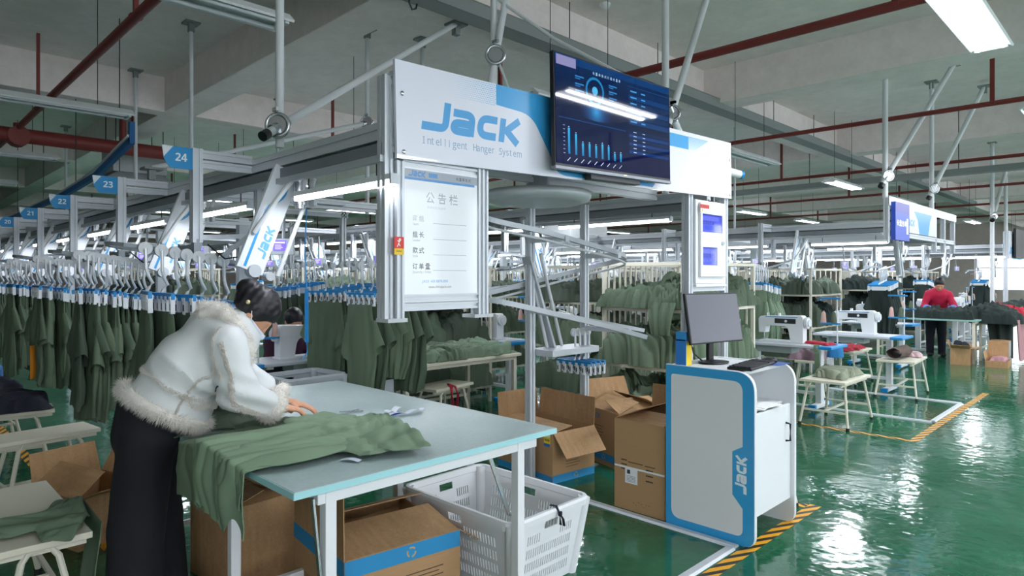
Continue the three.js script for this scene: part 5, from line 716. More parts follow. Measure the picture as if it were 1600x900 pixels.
// plain work table
function workTable(label, u0, u1, v0, v1, h, topM) { const o = thing('work_table', label, 'table'); mesh('table_top', bb(u0, u1, h - .03, h, -v0, -v1, .003), topM, o); mesh('apron', [bb(u0 + .05, u1 - .05, h - .07, h - .031, -v0 - .04, -v0 - .07)], cream, o); mesh('apron', [bb(u0 + .05, u1 - .05, h - .07, h - .031, -v1 + .07, -v1 + .04)], cream, o); for (const u of [u0 + .06, u1 - .06]) for (const v of [v0 + .06, v1 - .06]) mesh('leg', bx(.045, h - .03, .045, u, (h - .03) / 2, -v, .003), cream, o); mesh('stretcher', bb(u0 + .06, u1 - .06, .18, .21, -v1 + .075, -v1 + .045), cream, o); return o; }
{
  workTable('cream work table covered with green shirts behind the notice board', 3.62, 5.2, 5.05, 5.95, .75, creamTop);
  [[3.95, 5.5, .62, .7, .1], [4.45, 5.45, .7, .7, .09], [4.9, 5.45, .55, .6, .08]].forEach(([u, v, w, d, h], i) => tag(mesh('shirt_pile', heap(w, d, h, 80 + i, 40).translate(u, .752, -v), [cloth3, cloth1, cloth3][i], null, true), ['left', 'middle', 'right'][i] + ' heap of green shirts on the cream work table', 'clothes pile', 'heaps on the cream work table'));
  tag(mesh('hanging_sleeves', sheet(18, 20, (s, t, p) => p.set(3.6 - .02 * Math.sin(s * 15) - .02 * t, .78 - t * .38, -5.15 - s * .4), .004), cloth1, null, true), 'green shirt hanging off the left end of the cream work table', 'shirt');
  bench(benchS, 4.2, 5.2, .2, 'cream bench tucked under the table of green shirts'); tag(mesh('red_straps', [sweep([P(4.2, .51, 5.1), P(4.15, .5, 5.0), P(4.14, .4, 4.98), P(4.16, .26, 4.97)], rectS(.03, .006)), sweep([P(4.2, .515, 5.12), P(4.2, .5, 5.0), P(4.21, .42, 4.97), P(4.2, .3, 4.98)], rectS(.03, .006))], redCloth), 'red straps hanging from the bench under the work table', 'strap');
  workTable('far inspection table with a pale green edge before the woman in red', 14.35, 15.1, 2.4, 4.1, .8, M(0x8fb5b0, .5));
  for (const v of [2.8, 3.3, 3.8]) tag(mesh('shirt_pile', heap(.66, .55, .16, 90 + v, 26).translate(14.75, .802, -v), clothDark, null, true), 'dark green garments, ' + (v < 3 ? 'near' : v < 3.5 ? 'middle' : 'left') + ' heap on the table of the woman in red', 'clothes pile', 'dark heaps on the far table');
  carton('cardboard_box', 'small cardboard box of dark cloth under the far table', 14.25, 2.62, .36, .3, .3, .1, [1.4, 1.2, .4, 1.1]); tag(mesh('dark_cloth', heap(.24, .18, .14, 95, 18).translate(14.25, .2, -2.62), navy, null, true), 'dark cloth bulging from the small box under the far table', 'cloth');
  carton('cardboard_box', 'shallow cardboard box of pink cloth at the right edge', 14.3, 2.08, .5, .32, .12, .05, [null, null, .2, null]); tag(mesh('pink_cloth', heap(.36, .2, .1, 96, 18).translate(14.3, .06, -2.08), pinkCloth, null, true), 'pink cloth in the shallow box at the right edge', 'cloth');
  carton('grey_carton', 'pale grey carton standing behind the shallow box', 14.75, 2.12, .46, .3, .42, .05, [-1.5, -1.5, -1.5, -1.5], [(g, a, b) => { g.fillStyle = '#a9a9ad'; g.fillRect(0, 0, a, b); g.fillStyle = '#77777c'; g.fillRect(a * .15, b * .62, a * .15, b * .1); g.fillRect(a * .4, b * .62, a * .15, b * .1); g.fillRect(a * .65, b * .62, a * .15, b * .1); }]);
  workTable('far low table piled with dark garments at the right edge', 15.0, 17.6, 1.95, 2.6, .72, creamTop);
  for (let i = 0; i < 4; i++) tag(mesh('shirt_pile', heap(.8, .75, .34, 100 + i, 26).translate(15.2 + i * .62, .722, -2.25), i === 1 ? redCloth : clothDark, null, true), ['first dark heap', 'red cloth heap', 'second dark heap', 'last dark heap'][i] + ' on the low table at the right edge', 'clothes pile', 'heaps at the right edge');
  tag(mesh('hanging_garment', sheet(26, 24, (s, t, p) => p.set(14.95 - .03 * Math.sin(s * 15) - .05 * t * Math.sin(s * 6), .85 - t * .75, -1.95 - s * .4 * (1 - .2 * t)), .005), clothDark, null, true), 'dark garment hanging off the low table at the right edge', 'garment');
  tag(mesh('hanging_garment', sheet(26, 24, (s, t, p) => p.set(15.0 + s * .6, .8 - t * .75, -1.9 + .03 * Math.sin(s * 22) + .04 * t), .005), pinkCloth, null, true), 'dusty pink garment hanging off the low table at the right edge', 'garment');
}
// sewing machine: arm along x, needle end at -x; origin at the table top
const mWhite = M(0xdfe2e6, .35), mDark = M(0x2a2d31, .4);
function makeMachine() {
  const o = new THREE.Group(), s = new THREE.Shape(); s.moveTo(.12, 0); s.lineTo(.26, 0); s.lineTo(.26, .3); s.quadraticCurveTo(.26, .33, .22, .33); s.lineTo(-.24, .31); s.quadraticCurveTo(-.28, .31, -.285, .27); s.lineTo(-.28, .12); s.lineTo(-.21, .12); s.lineTo(-.2, .19); s.quadraticCurveTo(-.19, .21, -.16, .21); s.lineTo(.04, .21); s.quadraticCurveTo(.09, .2, .1, .12); s.lineTo(.12, 0);
  mesh('casting', new THREE.ExtrudeGeometry(s, { depth: .11, bevelEnabled: true, bevelSize: .008, bevelThickness: .008, bevelSegments: 2 }).translate(0, 0, -.055), mWhite, o); mesh('bed', bx(.55, .02, .18, 0, .01, 0, .004), mWhite, o); mesh('control_panel', bx(.26, .06, .006, .05, .265, .066, .002), mDark, o); mesh('panel_dial', rod(Q(.06, .265, .068), Q(.06, .265, .075), .016, 14), mWhite, o);
  mesh('hand_wheel', [rod(Q(.275, .25, 0), Q(.31, .25, 0), .07, 24), rod(Q(.31, .25, 0), Q(.33, .25, 0), .045, 20)], mWhite, o); mesh('needle_bar', [rod(Q(-.245, .02, 0), Q(-.245, .13, 0), .006, 8), bx(.03, .01, .03, -.245, .03, 0)], steel, o); mesh('face_plate', bx(.01, .14, .08, -.292, .22, 0, .003), steel, o); mesh('thread_knob', [rod(Q(-.05, .32, 0), Q(-.05, .36, 0), .02, 12), rod(Q(-.2, .31, 0), Q(-.2, .36, 0), .008, 8)], mWhite, o); mesh('blue_trim', bx(.4, .008, .008, 0, .315, .064), blue, o); return o;
}
function makeSewTable() { // top 1.15 x .55 along x, blue end on +x
  const o = new THREE.Group(); mesh('table_top', bx(1.15, .035, .55, 0, .762, 0, .01), M(0xc4cad2, .4), o); mesh('end_trim', bx(.16, .037, .553, .51, .762, 0, .01), blue, o); mesh('oil_pan', bx(.45, .1, .24, -.15, .7, 0, .01), M(0xbfc4ca, .5), o);
  for (const x of [-.42, .36]) { mesh('leg', bx(.07, .68, .1, x, .4, 0, .006), mWhite, o); mesh('foot', bx(.08, .05, .5, x, .05, 0, .01), mWhite, o); for (const z of [-.23, .23]) mesh('foot_cap', [bx(.085, .055, .06, x, .05, z, .01), rod(Q(x, 0, z), Q(x, .03, z), .015, 8)], blue, o); mesh('top_bracket', bx(.07, .03, .46, x, .732, 0, .004), mWhite, o); }
  mesh('cross_rail', bx(.72, .04, .03, -.03, .18, 0, .004), mWhite, o); mesh('pedal', bx(.3, .02, .2, -.05, .13, .1, .004), mDark, o);
  mesh('thread_stand', [rod(Q(.48, .78, -.24), Q(.48, 1.35, -.24), .009, 8)], pipeWhite, o); for (const y of [1.02, 1.33]) mesh('stand_arm', bx(.24, .02, .03, .4, y, -.24, .003), blue, o);
  for (const [x, c] of [[.32, 0xd8b0a8], [.44, 0x5d6b57]]) { const m = mesh('thread_cone', lathe([[0, 0], [.034, 0], [.022, .12], [.006, .14], [0, .14]], 14).translate(x, 1.03, -.24), M(c, .8), o); }
  return o;
}
const machP = makeMachine(), sewP = makeSewTable();
function sewing(u, v, turn, where, withStool = true) {
  const t = sewP.clone(); t.name = numbered('sewing_table'); t.position.set(u, 0, -v); t.rotation.y = turn; scene.add(t); tag(t, 'blue-trimmed sewing table, ' + where, 'sewing table', 'sewing tables');
  const m = machP.clone(); m.name = numbered('sewing_machine'); m.position.set(u, .78, -v); m.rotation.y = turn; m.translateX(-.08); scene.add(m); tag(m, 'white sewing machine, ' + where, 'sewing machine', 'sewing machines');
}
sewing(8.2, 3.3, -Math.PI / 2, 'nearest in the second line behind the bench of shirts'); sewing(10.1, 3.05, -Math.PI / 2, 'beside the rolled brown cloth');
tag(mesh('red_cloth', heap(.3, .1, .015, 120, 20).rotateY(1.2).translate(8.2, .781, -2.95), redCloth, null, true), 'folded red cloth on the nearest sewing table', 'cloth'); tag(mesh('green_strap', sweep([P(8.02, .79, 2.9), P(7.93, .79, 2.88), P(7.91, .7, 2.87), P(7.92, .45, 2.86)], rectS(.06, .004)), cloth3), 'green strap hanging from the nearest sewing table', 'strap');
tag(mesh('plaid_cloth', heap(.42, .28, .14, 121, 24).translate(9.0, .5, -3.35), M(0x8f7480, .85, 0, { bumpMap: weave, bumpScale: .0006 }), null, true), 'mauve checked cloth on the stool between the sewing tables', 'cloth'); bench(benchS, 9.0, 3.35, .3, 'cream stool bench between the two near sewing tables'); tag(mesh('blue_cloth', heap(.12, .14, .16, 122, 18).translate(9.2, .52, -3.12), M(0x1f6fa8, .8), null, true), 'blue cloth hanging by the mauve cloth', 'cloth');
const SP = [[3.1, 6.2, 1], [2.95, 8.0, 1], [3.1, 9.6, 1], [5.9, 6.3, 0], [6.0, 8.9, 0], [8.1, 5.2, 0], [8.1, 6.9, 0], [8.1, 8.6, 0], [10.3, 5.0, 1], [10.3, 6.1, 1], [12.9, 3.6, 0], [12.9, 5.3, 0], [12.9, 7.2, 0], [16.3, 3.7, 1], [18.2, 3.4, 1], [20.0, 3.6, 1], [21.6, 3.4, 1], [16.4, 6.4, 0], [23, 4.2, 1], [6.0, 11.6, 0]];
SP.forEach(([u, v, f], i) => sewing(u, v, f ? Math.PI : -Math.PI / 2, ['in front of the seated purple worker', 'second inside the nearest line', 'third inside the nearest line', 'right of the table of green shirts', 'farther right of the table of green shirts', 'second on the left of the second line', 'third on the left of the second line', 'fourth on the left of the second line', 'inside the second line behind the bar racks', 'deeper inside the second line', 'first beyond the second line', 'second beyond the second line', 'third beyond the second line', 'left behind the woman in red', 'behind the low table of dark garments', 'second behind the low table of dark garments', 'third behind the low table of dark garments', 'deep left of the third line', 'far right before the windows', 'far back between the first two lines'][i]));
// storage piles on benches along the left side
[[.92, 5.6, .08], [.86, 6.7, .1], [.82, 7.9, .12], [.85, 9.2, .1]].forEach(([u, v, h], i) => { if (i) tag(mesh('shirt_pile', heap(.5, .3, h, 130 + i, 22).translate(u, .503, -v), i === 2 ? navy : i === 1 ? navy : blueDark, null, true), ['', 'dark navy pile on the second cream bench at left', 'dark navy pile on the third cream bench at left', 'blue cloth pile on the fourth cream bench at left'][i], 'clothes pile'); });

// ---------- people ----------
const skinM = M(0xd29a7c, .55), hairM = M(0x17141a, .45), furM = M(0xeae5de, .9), jacketM = M(0xd6d9d9, .5, 0, { bumpMap: speck, bumpScale: .0006 }), trouserM = M(0x14141c, .85, 0, { bumpMap: weave, bumpScale: .0004 });
const smoothMesh = (name, g, mat, parent) => { const m = new THREE.Mesh(uvBox(g), mat); m.name = name; m.castShadow = m.receiveShadow = true; parent.add(m); return m; };
const grad = (f, x, y, z, e = .004) => { const a = f(x + e, y, z) - f(x - e, y, z), b = f(x, y + e, z) - f(x, y - e, z), c = f(x, y, z + e) - f(x, y, z - e), l = Math.hypot(a, b, c) || 1; return [a / l, b / l, c / l]; };
function project(f, p, off = 0) { const q = [...p]; for (let i = 0; i < 6; i++) { const d = f(...q) - off, g = grad(f, ...q); q[0] -= d * g[0]; q[1] -= d * g[1]; q[2] -= d * g[2]; } return q; }
// tufts of fur rooted along a path on a surface
function fur(f, path, width, n, len, lean) {
  const pos = [];
  for (let i = 0; i < n; i++) {
    const t = rnd() * (path.length - 1), k = Math.floor(t), q = t - k, a = path[k], b = path[k + 1]; let p = [0, 1, 2].map((j) => mix(a[j], b[j], q) + (rnd() + rnd() - 1) * width); p = project(f, p); const g = grad(f, ...p), L = len * rr(.55, 1.15);
    const d = [0, 1, 2].map((j) => g[j] * rr(.5, 1) + (lean ? lean[j] : 0) + (rnd() - .5) * 1.1), dl = Math.hypot(...d), w = .001, s = Math.abs(d[1]) < dl * .8 ? [d[2], 0, -d[0]] : [0, d[2], -d[1]], sl = Math.hypot(...s) || 1, tip = [0, 1, 2].map((j) => p[j] + d[j] / dl * L), c = [d[1] * s[2] - d[2] * s[1], d[2] * s[0] - d[0] * s[2], d[0] * s[1] - d[1] * s[0]], cl = Math.hypot(...c) || 1;
    const v = [0, 1, 2].map((m) => { const an = m * 2.094; return [0, 1, 2].map((j) => p[j] + w * (Math.cos(an) * s[j] / sl + Math.sin(an) * c[j] / cl)); });
    for (let m = 0; m < 3; m++) pos.push(...v[m], ...v[(m + 1) % 3], ...tip);
  }
  const g = new THREE.BufferGeometry(); g.setAttribute('position', new THREE.Float32BufferAttribute(pos, 3)); g.computeVertexNormals(); return g;
}
// head in its own frame: x forward, y up, z to the right; centre between the ears
function headSdf(x, y, z) {
  let d = ell(x, y, z, [-.012, .03, 0], [.098, .1, .078]); d = smin(d, ell(x, y, z, [.03, -.04, 0], [.062, .085, .058]), .05); d = smin(d, cap(x, y, z, [.07, -.1, 0], [.062, -.1, 0], .022, .022), .03);
  d = smin(d, cap(x, y, z, [.086, .012, 0], [.106, -.03, 0], .009, .014), .018); d = smin(d, ell(x, y, z, [.08, -.066, 0], [.014, .012, .024]), .012);
  for (const s of [-1, 1]) { d = smin(d, ell(x, y, z, [-.008, -.012, s * .078], [.018, .03, .01]), .01); d = -smin(-d, ell(x, y, z, [.1, .014, s * .032], [.016, .012, .018]), .012); d = smin(d, ell(x, y, z, [.077, .012, s * .031], [.012, .011, .013]), .004); d = smin(d, ell(x, y, z, [.08, .034, s * .032], [.012, .006, .024]), .012); }
  return d;
}
// a hand from wrist along +x, palm down, thumb to +z * side; curl bends the fingers
function handSdf(side, curl) {
  const ch = []; const F = [[.085, .028, .068], [.09, .009, .076], [.086, -.01, .07], [.078, -.028, .055]];
  for (const [x, z, L] of F) { let p = [x, 0, z * side], a = curl * .5; const rs = [.0095, .0088, .008, .007]; [.45, .32, .25].forEach((q, i) => { a += curl * (i ? .75 : .3); const n = [p[0] + L * q * Math.cos(a), p[1] - L * q * Math.sin(a), p[2]]; ch.push([p, n, rs[i], rs[i + 1]]); p = n; }); }
  const t0 = [.03, -.005, .034 * side], t1 = [.062, -.016, .056 * side], t2 = [.09, -.026, .058 * side]; ch.push([t0, t1, .0125, .0105], [t1, t2, .0105, .0085]);
  return (x, y, z) => { let d = smin(ell(x, y, z, [.05, 0, 0], [.05, .0155, .042]), cap(x, y, z, [-.05, .004, 0], [.03, 0, 0], .025, .02), .02); for (const [a, b, ra, rb] of ch) d = smin(d, cap(x, y, z, a, b, ra, rb), .006); return d; };
}
function frame(g, o, fx, fy) { const x = Q(...fx).normalize(), y0 = Q(...fy), z = new THREE.Vector3().crossVectors(x, y0).normalize(), y = new THREE.Vector3().crossVectors(z, x); return g.applyMatrix4(new THREE.Matrix4().makeBasis(x, y, z).setPosition(...o)); }
function toLocal(o, fx, fy) { const x = Q(...fx).normalize(), z = new THREE.Vector3().crossVectors(x, Q(...fy)).normalize(), y = new THREE.Vector3().crossVectors(z, x); return (px, py, pz) => { const a = px - o[0], b = py - o[1], c = pz - o[2]; return [a * x.x + b * x.y + c * x.z, a * y.x + b * y.y + c * y.z, a * z.x + b * z.y + c * z.z]; }; }
{
  const w = thing('person', 'woman bending over the table in white fur-trimmed jacket, black trousers and face mask', 'person', .95, 0, 3.39, -.349);
  w.position.x += .012;
  const HC = [.462, 1.41, 0], HF = [.52, -.85, .06], HU = [.85, .52, 0];
  const arm = { R: [[.335, 1.275, .165], [.38, 1.06, .215], [.565, .955, .11]], L: [[.335, 1.275, -.165], [.4, 1.08, -.21], [.62, .95, -.06]] };
  // body
  const bodyF = (x, y, z) => {
    let d = cap(x, y, z * .85, [.05, .95, 0], [.3, 1.28, 0], .12, .11); d = smin(d, cap(x, y, z, [.33, 1.32, 0], [.43, 1.385, 0], .055, .05), .05);
    for (const s of [-1, 1]) { d = smin(d, cap(x, y, z, [.0, .9, s * .085], [-.01, .48, s * .09], .085, .055), .05); d = smin(d, cap(x, y, z, [-.01, .48, s * .09], [-.02, .08, s * .1], .05, .035), .03); d = smin(d, cap(x, y, z, [-.03, .05, s * .1], [.12, .035, s * .11], .035, .028), .03); }
    for (const k of ['R', 'L']) { const a = arm[k]; d = smin(d, cap(x, y, z, a[0], a[1], .045, .037), .04); d = smin(d, cap(x, y, z, a[1], a[2], .036, .026), .02); } return d;
  };
  const parts = [nets(bodyF, [-.2, -.02, -.34], [.75, 1.5, .34], .016), frame(nets(headSdf, [-.14, -.16, -.11], [.15, .16, .11], .005), HC, HF, HU), frame(nets(handSdf(-1, .42), [-.07, -.09, -.08], [.18, .04, .08], .004), [.575, .95, .1], [.96, -.2, -.25], [.15, 1, 0]), frame(nets(handSdf(1, .3), [-.07, -.09, -.08], [.18, .04, .08], .004), [.63, .945, -.05], [.93, -.2, .2], [.15, 1, 0])];
  const body = new THREE.Mesh(mg(parts.map((g) => g.toNonIndexed())), skinM); body.name = 'body'; body.castShadow = body.receiveShadow = true; w.add(body);
  // jacket
  const hemN = [.505, .863], hemC = [.075, .985];
  const jac = (x, y, z) => {
    const zz = z / 1.16; let d = smin(cap(x, y, zz, [.085, 1.0, 0], [.215, 1.175, 0], .19, .172), cap(x, y, zz, [.215, 1.175, 0], [.345, 1.3, 0], .172, .14), .03); d = smin(d, ell(x, y, z, [.33, 1.32, 0], [.13, .09, .19]), .05); d = smin(d, cap(x, y, zz, [.15, 1.14, 0], [.28, 1.33, 0], .172, .12), .04); d = smin(d, cap(x, y, z, [.34, 1.33, 0], [.39, 1.355, 0], .095, .075), .05);
    d += .015 * (1 - Math.abs(vnoise((x * .64 + y * .77) * 9 + z * 2, (x * .77 - y * .64) * 3 + z * 4, 3))) ** 3 * -1 * smooth(0, .1, z) + .006 * Math.sin((x * .64 + y * .77) * 34 + z * 9 + 2 * vnoise(x * 6, y * 6, z * 6)) * smooth(.02, .2, .3 - Math.abs(x - .22)) + .012 * vnoise(x * 9, y * 9, z * 7);
    for (const k of ['R', 'L']) { const a = arm[k], s = k === 'R' ? 1 : -1; const sl = Math.min(smin(cap(x, y, z, a[0], a[1], .092, .083), cap(x, y, z, a[1], a[2], .083, .062), .04), 9) + .007 * Math.sin(y * 70 + x * 30) * smooth(1.25, 1.1, y); d = smin(d, sl, .028); }
    const cut = -((x - hemC[0]) * hemN[0] + (y - hemC[1]) * hemN[1]); d = Math.max(d, Math.min(cut, x > .34 ? -1 : 9)); if (x > .52) d = Math.max(d, (x - .575) * .9); return d;
  };
  smoothMesh('jacket', nets(jac, [-.22, .8, -.36], [.66, 1.55, .36], .011), jacketM, w);
  // fur trims
  const tors = (x, y, z) => cap(x, y, z / 1.16, [.095, 1.0, 0], [.33, 1.305, 0], .2, .15), e1 = [.863, -.505];
  const ring = (c, rx, rz, n = 40, t0 = 0, t1 = 6.2832) => Array.from({ length: n + 1 }, (_, i) => { const t = mix(t0, t1, i / n); return [c[0] + e1[0] * rx * Math.cos(t), c[1] + e1[1] * rx * Math.cos(t), rz * Math.sin(t)]; });
  const hem = ring([.075, .985], .198, .226), seam = ring([.135, 1.075], .21, .24), fp = [];
  smoothMesh('hem_trim', mg([sweep(hem.slice(0, -1).map((p) => Q(...p)), circ(.024, 10), true)]), furM, w);
  const collarP = [[.24, 1.42, .1], [.29, 1.44, .12], [.33, 1.42, .13], [.37, 1.37, .14], [.405, 1.31, .135], [.43, 1.24, .11], [.42, 1.17, .07]], collarB = collarP.map(([a, b, c]) => [a, b, -c]), cp = [...collarB.reverse(), [.25, 1.45, 0], ...collarP];
  const tubeSd = (path, r) => (x, y, z) => { let d = 9; for (let i = 0; i < path.length - 1; i++) d = Math.min(d, cap(x, y, z, path[i], path[i + 1], r, r)); return d; };
  const colF = tubeSd(cp, .03); smoothMesh('collar', nets((x, y, z) => colF(x, y, z) + .008 * vnoise(x * 40, y * 40, z * 40), [.14, 1.1, -.22], [.54, 1.56, .22], .011), furM, w);
  const cuff = (a, sgn) => { const c = Q(...a), d = Q(.9, -.5, -.42 * sgn).normalize(), u = new THREE.Vector3().crossVectors(d, UP).normalize(), v = new THREE.Vector3().crossVectors(d, u); return Array.from({ length: 25 }, (_, i) => { const t = i / 24 * 6.2832; return [c.x + (u.x * Math.cos(t) + v.x * Math.sin(t)) * .062, c.y + (u.y * Math.cos(t) + v.y * Math.sin(t)) * .062, c.z + (u.z * Math.cos(t) + v.z * Math.sin(t)) * .062]; }); };
  const cR = cuff([.54, .968, .12], 1), cL = cuff([.58, .965, -.08], -1); smoothMesh('cuff', mg([sweep(cR.slice(0, -1).map((p) => Q(...p)), circ(.026, 8), true)]), furM, w); smoothMesh('cuff', mg([sweep(cL.slice(0, -1).map((p) => Q(...p)), circ(.026, 8), true)]), furM, w);
  const armSeam = [[.3, 1.3, .27], [.33, 1.2, .3], [.35, 1.1, .31], [.36, 1.02, .29], [.43, .97, .25], [.5, .93, .2]], armhole = [[.3, 1.4, .22], [.25, 1.33, .26], [.24, 1.25, .27], [.27, 1.18, .27], [.31, 1.13, .26]], sideSeam = [[.28, 1.2, .25], [.22, 1.12, .26], [.16, 1.04, .25], [.12, .97, .25]], frontSeam = [[.14, 1.07, .26], [.22, 1.0, .24], [.29, .95, .18]];
  const fz = [fur(tubeSd(hem, .022), hem, .024, 8200, .04, [-.3, -.55, 0]), fur(colF, cp, .03, 7000, .03, [.1, -.2, 0]), fur(tubeSd(cR, .024), cR, .024, 2600, .028, [.4, -.2, 0]), fur(tubeSd(cL, .024), cL, .024, 900, .028, [.4, -.2, 0]), fur(jac, seam, .01, 3400, .014), fur(jac, armSeam, .014, 3200, .018), fur(jac, armhole, .008, 1400, .012), fur(jac, sideSeam, .009, 1400, .013), fur(jac, frontSeam, .009, 1000, .013)];
  const fm_ = mesh('fur', fz, furM, w); fm_.userData.kind = 'stuff';
  mesh('pocket_slit', sweep([Q(...project(jac, [.235, 1.06, .27], .001)), Q(...project(jac, [.262, 1.085, .27], .001)), Q(...project(jac, [.29, 1.1, .27], .001))], rectS(.006, .006)), black, w);
  // trousers: wide legs
  const tr = (x, y, z) => { let d = cap(x, y, z / 1.12, [.03, .98, 0], [.0, .86, 0], .158, .15); for (const s of [-1, 1]) { const o = s > 0 ? -.03 : .035; d = smin(d, cap(x, y, z, [.0, .84, s * .085], [-.01 + o, .45, s * .1], .122, .112), .03); d = smin(d, cap(x, y, z, [-.01 + o, .45, s * .1], [-.005 + o * 1.6, -.02, s * .115], .11, .122), .02); } d += .008 * vnoise(x * 14, y * 3.2, z * 14); return Math.max(d, .03 - y, y - 1.06); };
  smoothMesh('trousers', nets(tr, [-.24, 0, -.3], [.26, 1.1, .3], .013), trouserM, w);
  for (const s of [-1, 1]) smoothMesh('shoe', nets((x, y, z) => Math.max(smin(ell(x, y, z, [.1 + (s > 0 ? -.05 : .05), .045, s * .115], [.1, .045, .045]), cap(x, y, z, [-.03, .05, s * .115], [.05, .05, s * .115], .045, .045), .03), .004 - y), [-.14, 0, -.2], [.28, .12, .2], .01), black, w);
  // hair: swept back into a bun
  const tl = toLocal(HC, HF, HU), hair = (x, y, z) => { const [a, b, c] = tl(x, y, z); let d = ell(a, b, c, [-.022, .036, 0], [.116, .116, .095]); d = Math.max(d, -ell(a, b, c, [.11, -.035, 0], [.1, .095, .11])); d = Math.max(d, -ell(a, b, c, [.0, -.12, 0], [.16, .085, .13])); d = smin(d, ell(a, b, c, [-.125, .045, .0], [.05, .055, .055]), .025); return d + .0012 * Math.sin(a * 160 + b * 60 + c * 20) + .003 * vnoise(a * 50, b * 50, c * 50); };
  smoothMesh('hair', nets(hair, [.24, 1.26, -.14], [.66, 1.62, .14], .006), hairM, w);
  mesh('hair_clip', frame(new THREE.SphereGeometry(.011, 12, 8), [.432, 1.475, .085], [1, 0, 0], [0, 1, 0]), M(0xd8c9a0, .3, .4), w);
  // mask with ear loops
  const mask = (x, y, z) => { const [a, b, c] = tl(x, y, z); const h = headSdf(a, b, c); return Math.max(Math.abs(h - .008) - .004, Math.abs(b + .062) - .052 + .1 * Math.abs(c), .028 - a + .012 * Math.sin(b * 120)); };
  smoothMesh('face_mask', nets(mask, [.36, 1.22, -.1], [.64, 1.48, .1], .005), M(0xd9dbea, .7), w);
  mesh('ear_loop', frame(sweepRound([Q(.035, -.03, .07), Q(.01, -.02, .088), Q(-.02, .0, .094)], .002, 5), HC, HF, HU), M(0xe6e6ee, .7), w); mesh('ear_loop', frame(sweepRound([Q(.04, -.09, .06), Q(.0, -.06, .084), Q(-.02, -.03, .09)], .002, 5), HC, HF, HU), M(0xe6e6ee, .7), w);
}
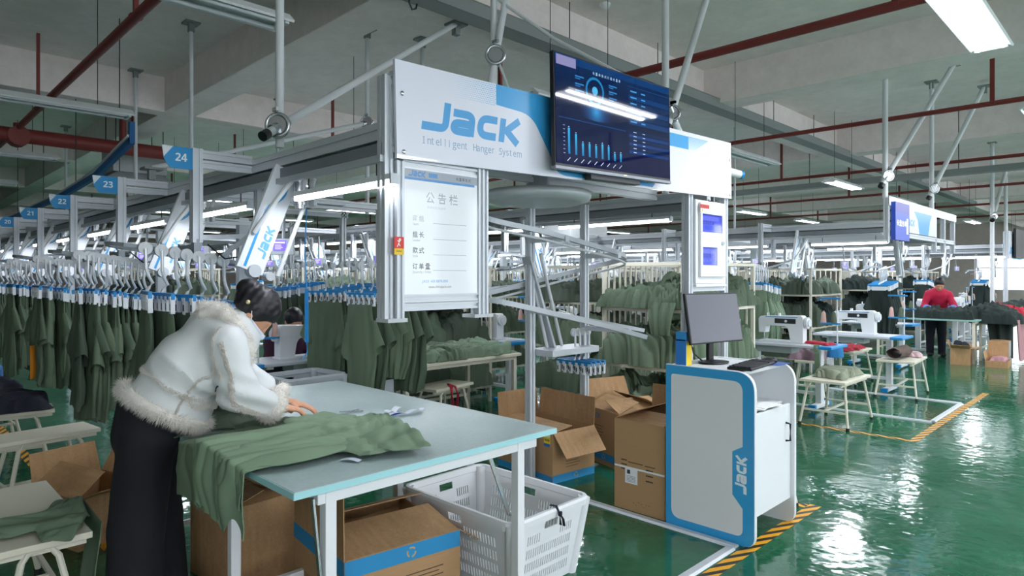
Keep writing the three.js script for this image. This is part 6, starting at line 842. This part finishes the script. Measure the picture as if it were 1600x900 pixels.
// a simpler worker behind a table, same recipe
function worker(label, u, v, turn, seat, topM, sleeveM, lean, hairLong, armTo) {
  const w = thing('person', label, 'person', u, 0, v, turn), hip = [0, seat ? .5 : .9, 0], sh = [lean, hip[1] + Math.sqrt(.19 - lean * lean), 0], nk = [lean + .06, sh[1] + .1, 0], HC = [lean + .12, sh[1] + .2, 0], HF = [.8, -.6, 0], HU = [.6, .8, 0];
  const arms = [-1, 1].map((s) => [[sh[0], sh[1], s * .17], [sh[0] + .1, sh[1] - .26, s * .26], [sh[0] + armTo[0], sh[1] - armTo[1], s * armTo[2]]]);
  const bodyF = (x, y, z) => { let d = cap(x, y, z * .8, hip, sh, .12, .11); d = smin(d, cap(x, y, z, sh, nk, .06, .05), .05); for (const a of arms) { d = smin(d, cap(x, y, z, a[0], a[1], .045, .037), .04); d = smin(d, cap(x, y, z, a[1], a[2], .036, .027), .02); } for (const s of [-1, 1]) { const kn = seat ? [.4, .5, s * .11] : [.01, .47, s * .1], an = seat ? [.38, .08, s * .11] : [-.01, .08, s * .1]; d = smin(d, cap(x, y, z, [0, hip[1] - .03, s * .085], kn, .085, .06), .04); d = smin(d, cap(x, y, z, kn, an, .055, .035), .02); } return d; };
  const parts = [nets(bodyF, [-.25, 0, -.4], [.8, 1.7, .4], .025), frame(nets(headSdf, [-.14, -.16, -.11], [.15, .16, .11], .008), HC, HF, HU), ...arms.map((a, i) => frame(nets(handSdf(i ? -1 : 1, .4), [-.07, -.09, -.08], [.18, .04, .08], .007), a[2], [.9, -.3, 0], [.2, 1, 0]))];
  const body = new THREE.Mesh(mg(parts.map((g) => g.toNonIndexed())), skinM); body.name = 'body'; body.castShadow = body.receiveShadow = true; w.add(body);
  smoothMesh('jacket', nets((x, y, z) => { let d = cap(x, y, z * .8, [hip[0], hip[1] - .05, 0], sh, .155, .145); d = smin(d, cap(x, y, z, sh, nk, .085, .065), .05); for (const a of arms) d = smin(d, smin(cap(x, y, z, a[0], a[1], .075, .06), cap(x, y, z, a[1], [mix(a[1][0], a[2][0], .5), mix(a[1][1], a[2][1], .5), mix(a[1][2], a[2][2], .5)], .06, .055), .03), .03); return Math.max(d + .01 * vnoise(x * 12, y * 12, z * 12), hip[1] - .08 - y); }, [-.28, .3, -.4], [.8, 1.75, .4], .016), topM, w);
  arms.forEach((a) => smoothMesh('sleeve_cover', nets((x, y, z) => cap(x, y, z, [mix(a[1][0], a[2][0], .3), mix(a[1][1], a[2][1], .3), mix(a[1][2], a[2][2], .3)], [mix(a[1][0], a[2][0], .95), mix(a[1][1], a[2][1], .95), mix(a[1][2], a[2][2], .95)], .068, .045) + .006 * vnoise(x * 30, y * 30, z * 30), [-.2, .3, -.45], [.85, 1.6, .45], .016), sleeveM, w));
  smoothMesh('trousers', nets((x, y, z) => { let d = cap(x, y, z * .85, hip, [0, hip[1] - .06, 0], .14, .14); for (const s of [-1, 1]) { const kn = seat ? [.4, .5, s * .11] : [.01, .47, s * .1], an = seat ? [.38, .04, s * .11] : [-.01, .04, s * .1]; d = smin(d, cap(x, y, z, [0, hip[1] - .04, s * .085], kn, .105, .08), .04); d = smin(d, cap(x, y, z, kn, an, .078, .065), .02); } return Math.max(d, .03 - y); }, [-.25, 0, -.3], [.6, 1.1, .3], .02), navy, w);
  const tl = toLocal(HC, HF, HU); smoothMesh('hair', nets((x, y, z) => { const [a, b, c] = tl(x, y, z); let d = ell(a, b, c, [-.022, .036, 0], [.112, .112, .09]); d = Math.max(d, -ell(a, b, c, [.12, -.03, 0], [.095, .1, .1])); d = Math.max(d, -ell(a, b, c, [.02, -.12, 0], [.16, .085, .13])); if (hairLong) d = smin(d, ell(a, b, c, [-.11, -.02, 0], [.05, .08, .06]), .03); return d + .003 * vnoise(a * 60, b * 60, c * 60); }, [HC[0] - .2, HC[1] - .2, -.14], [HC[0] + .2, HC[1] + .2, .14], .01), hairM, w);
  for (const s of [-1, 1]) mesh('shoe', bx(.24, .07, .09, (seat ? .44 : .05), .036, s * .11, .03), black, w);
  return w;
}
worker('woman in a bright red jacket with blue sleeve covers behind the far table', 15.35, 3.25, Math.PI + .35, false, M(0xb3123c, .8), M(0x4b86c8, .7), .27, false, [.24, .26, .16]);
worker('seated worker in a dark purple jacket at a sewing machine behind the crate', 3.25, 6.75, Math.PI * .5 + Math.PI, true, M(0x3a1730, .85), M(0x2a1a30, .85), .1, true, [.36, .3, .14]);
worker('seated worker in dark clothes deep inside the nearest line', 3.2, 10.4, -Math.PI / 2, true, M(0x28303c, .85), M(0x2b5f98, .85), .1, true, [.36, .3, .14]);

renderer.render(scene, camera);
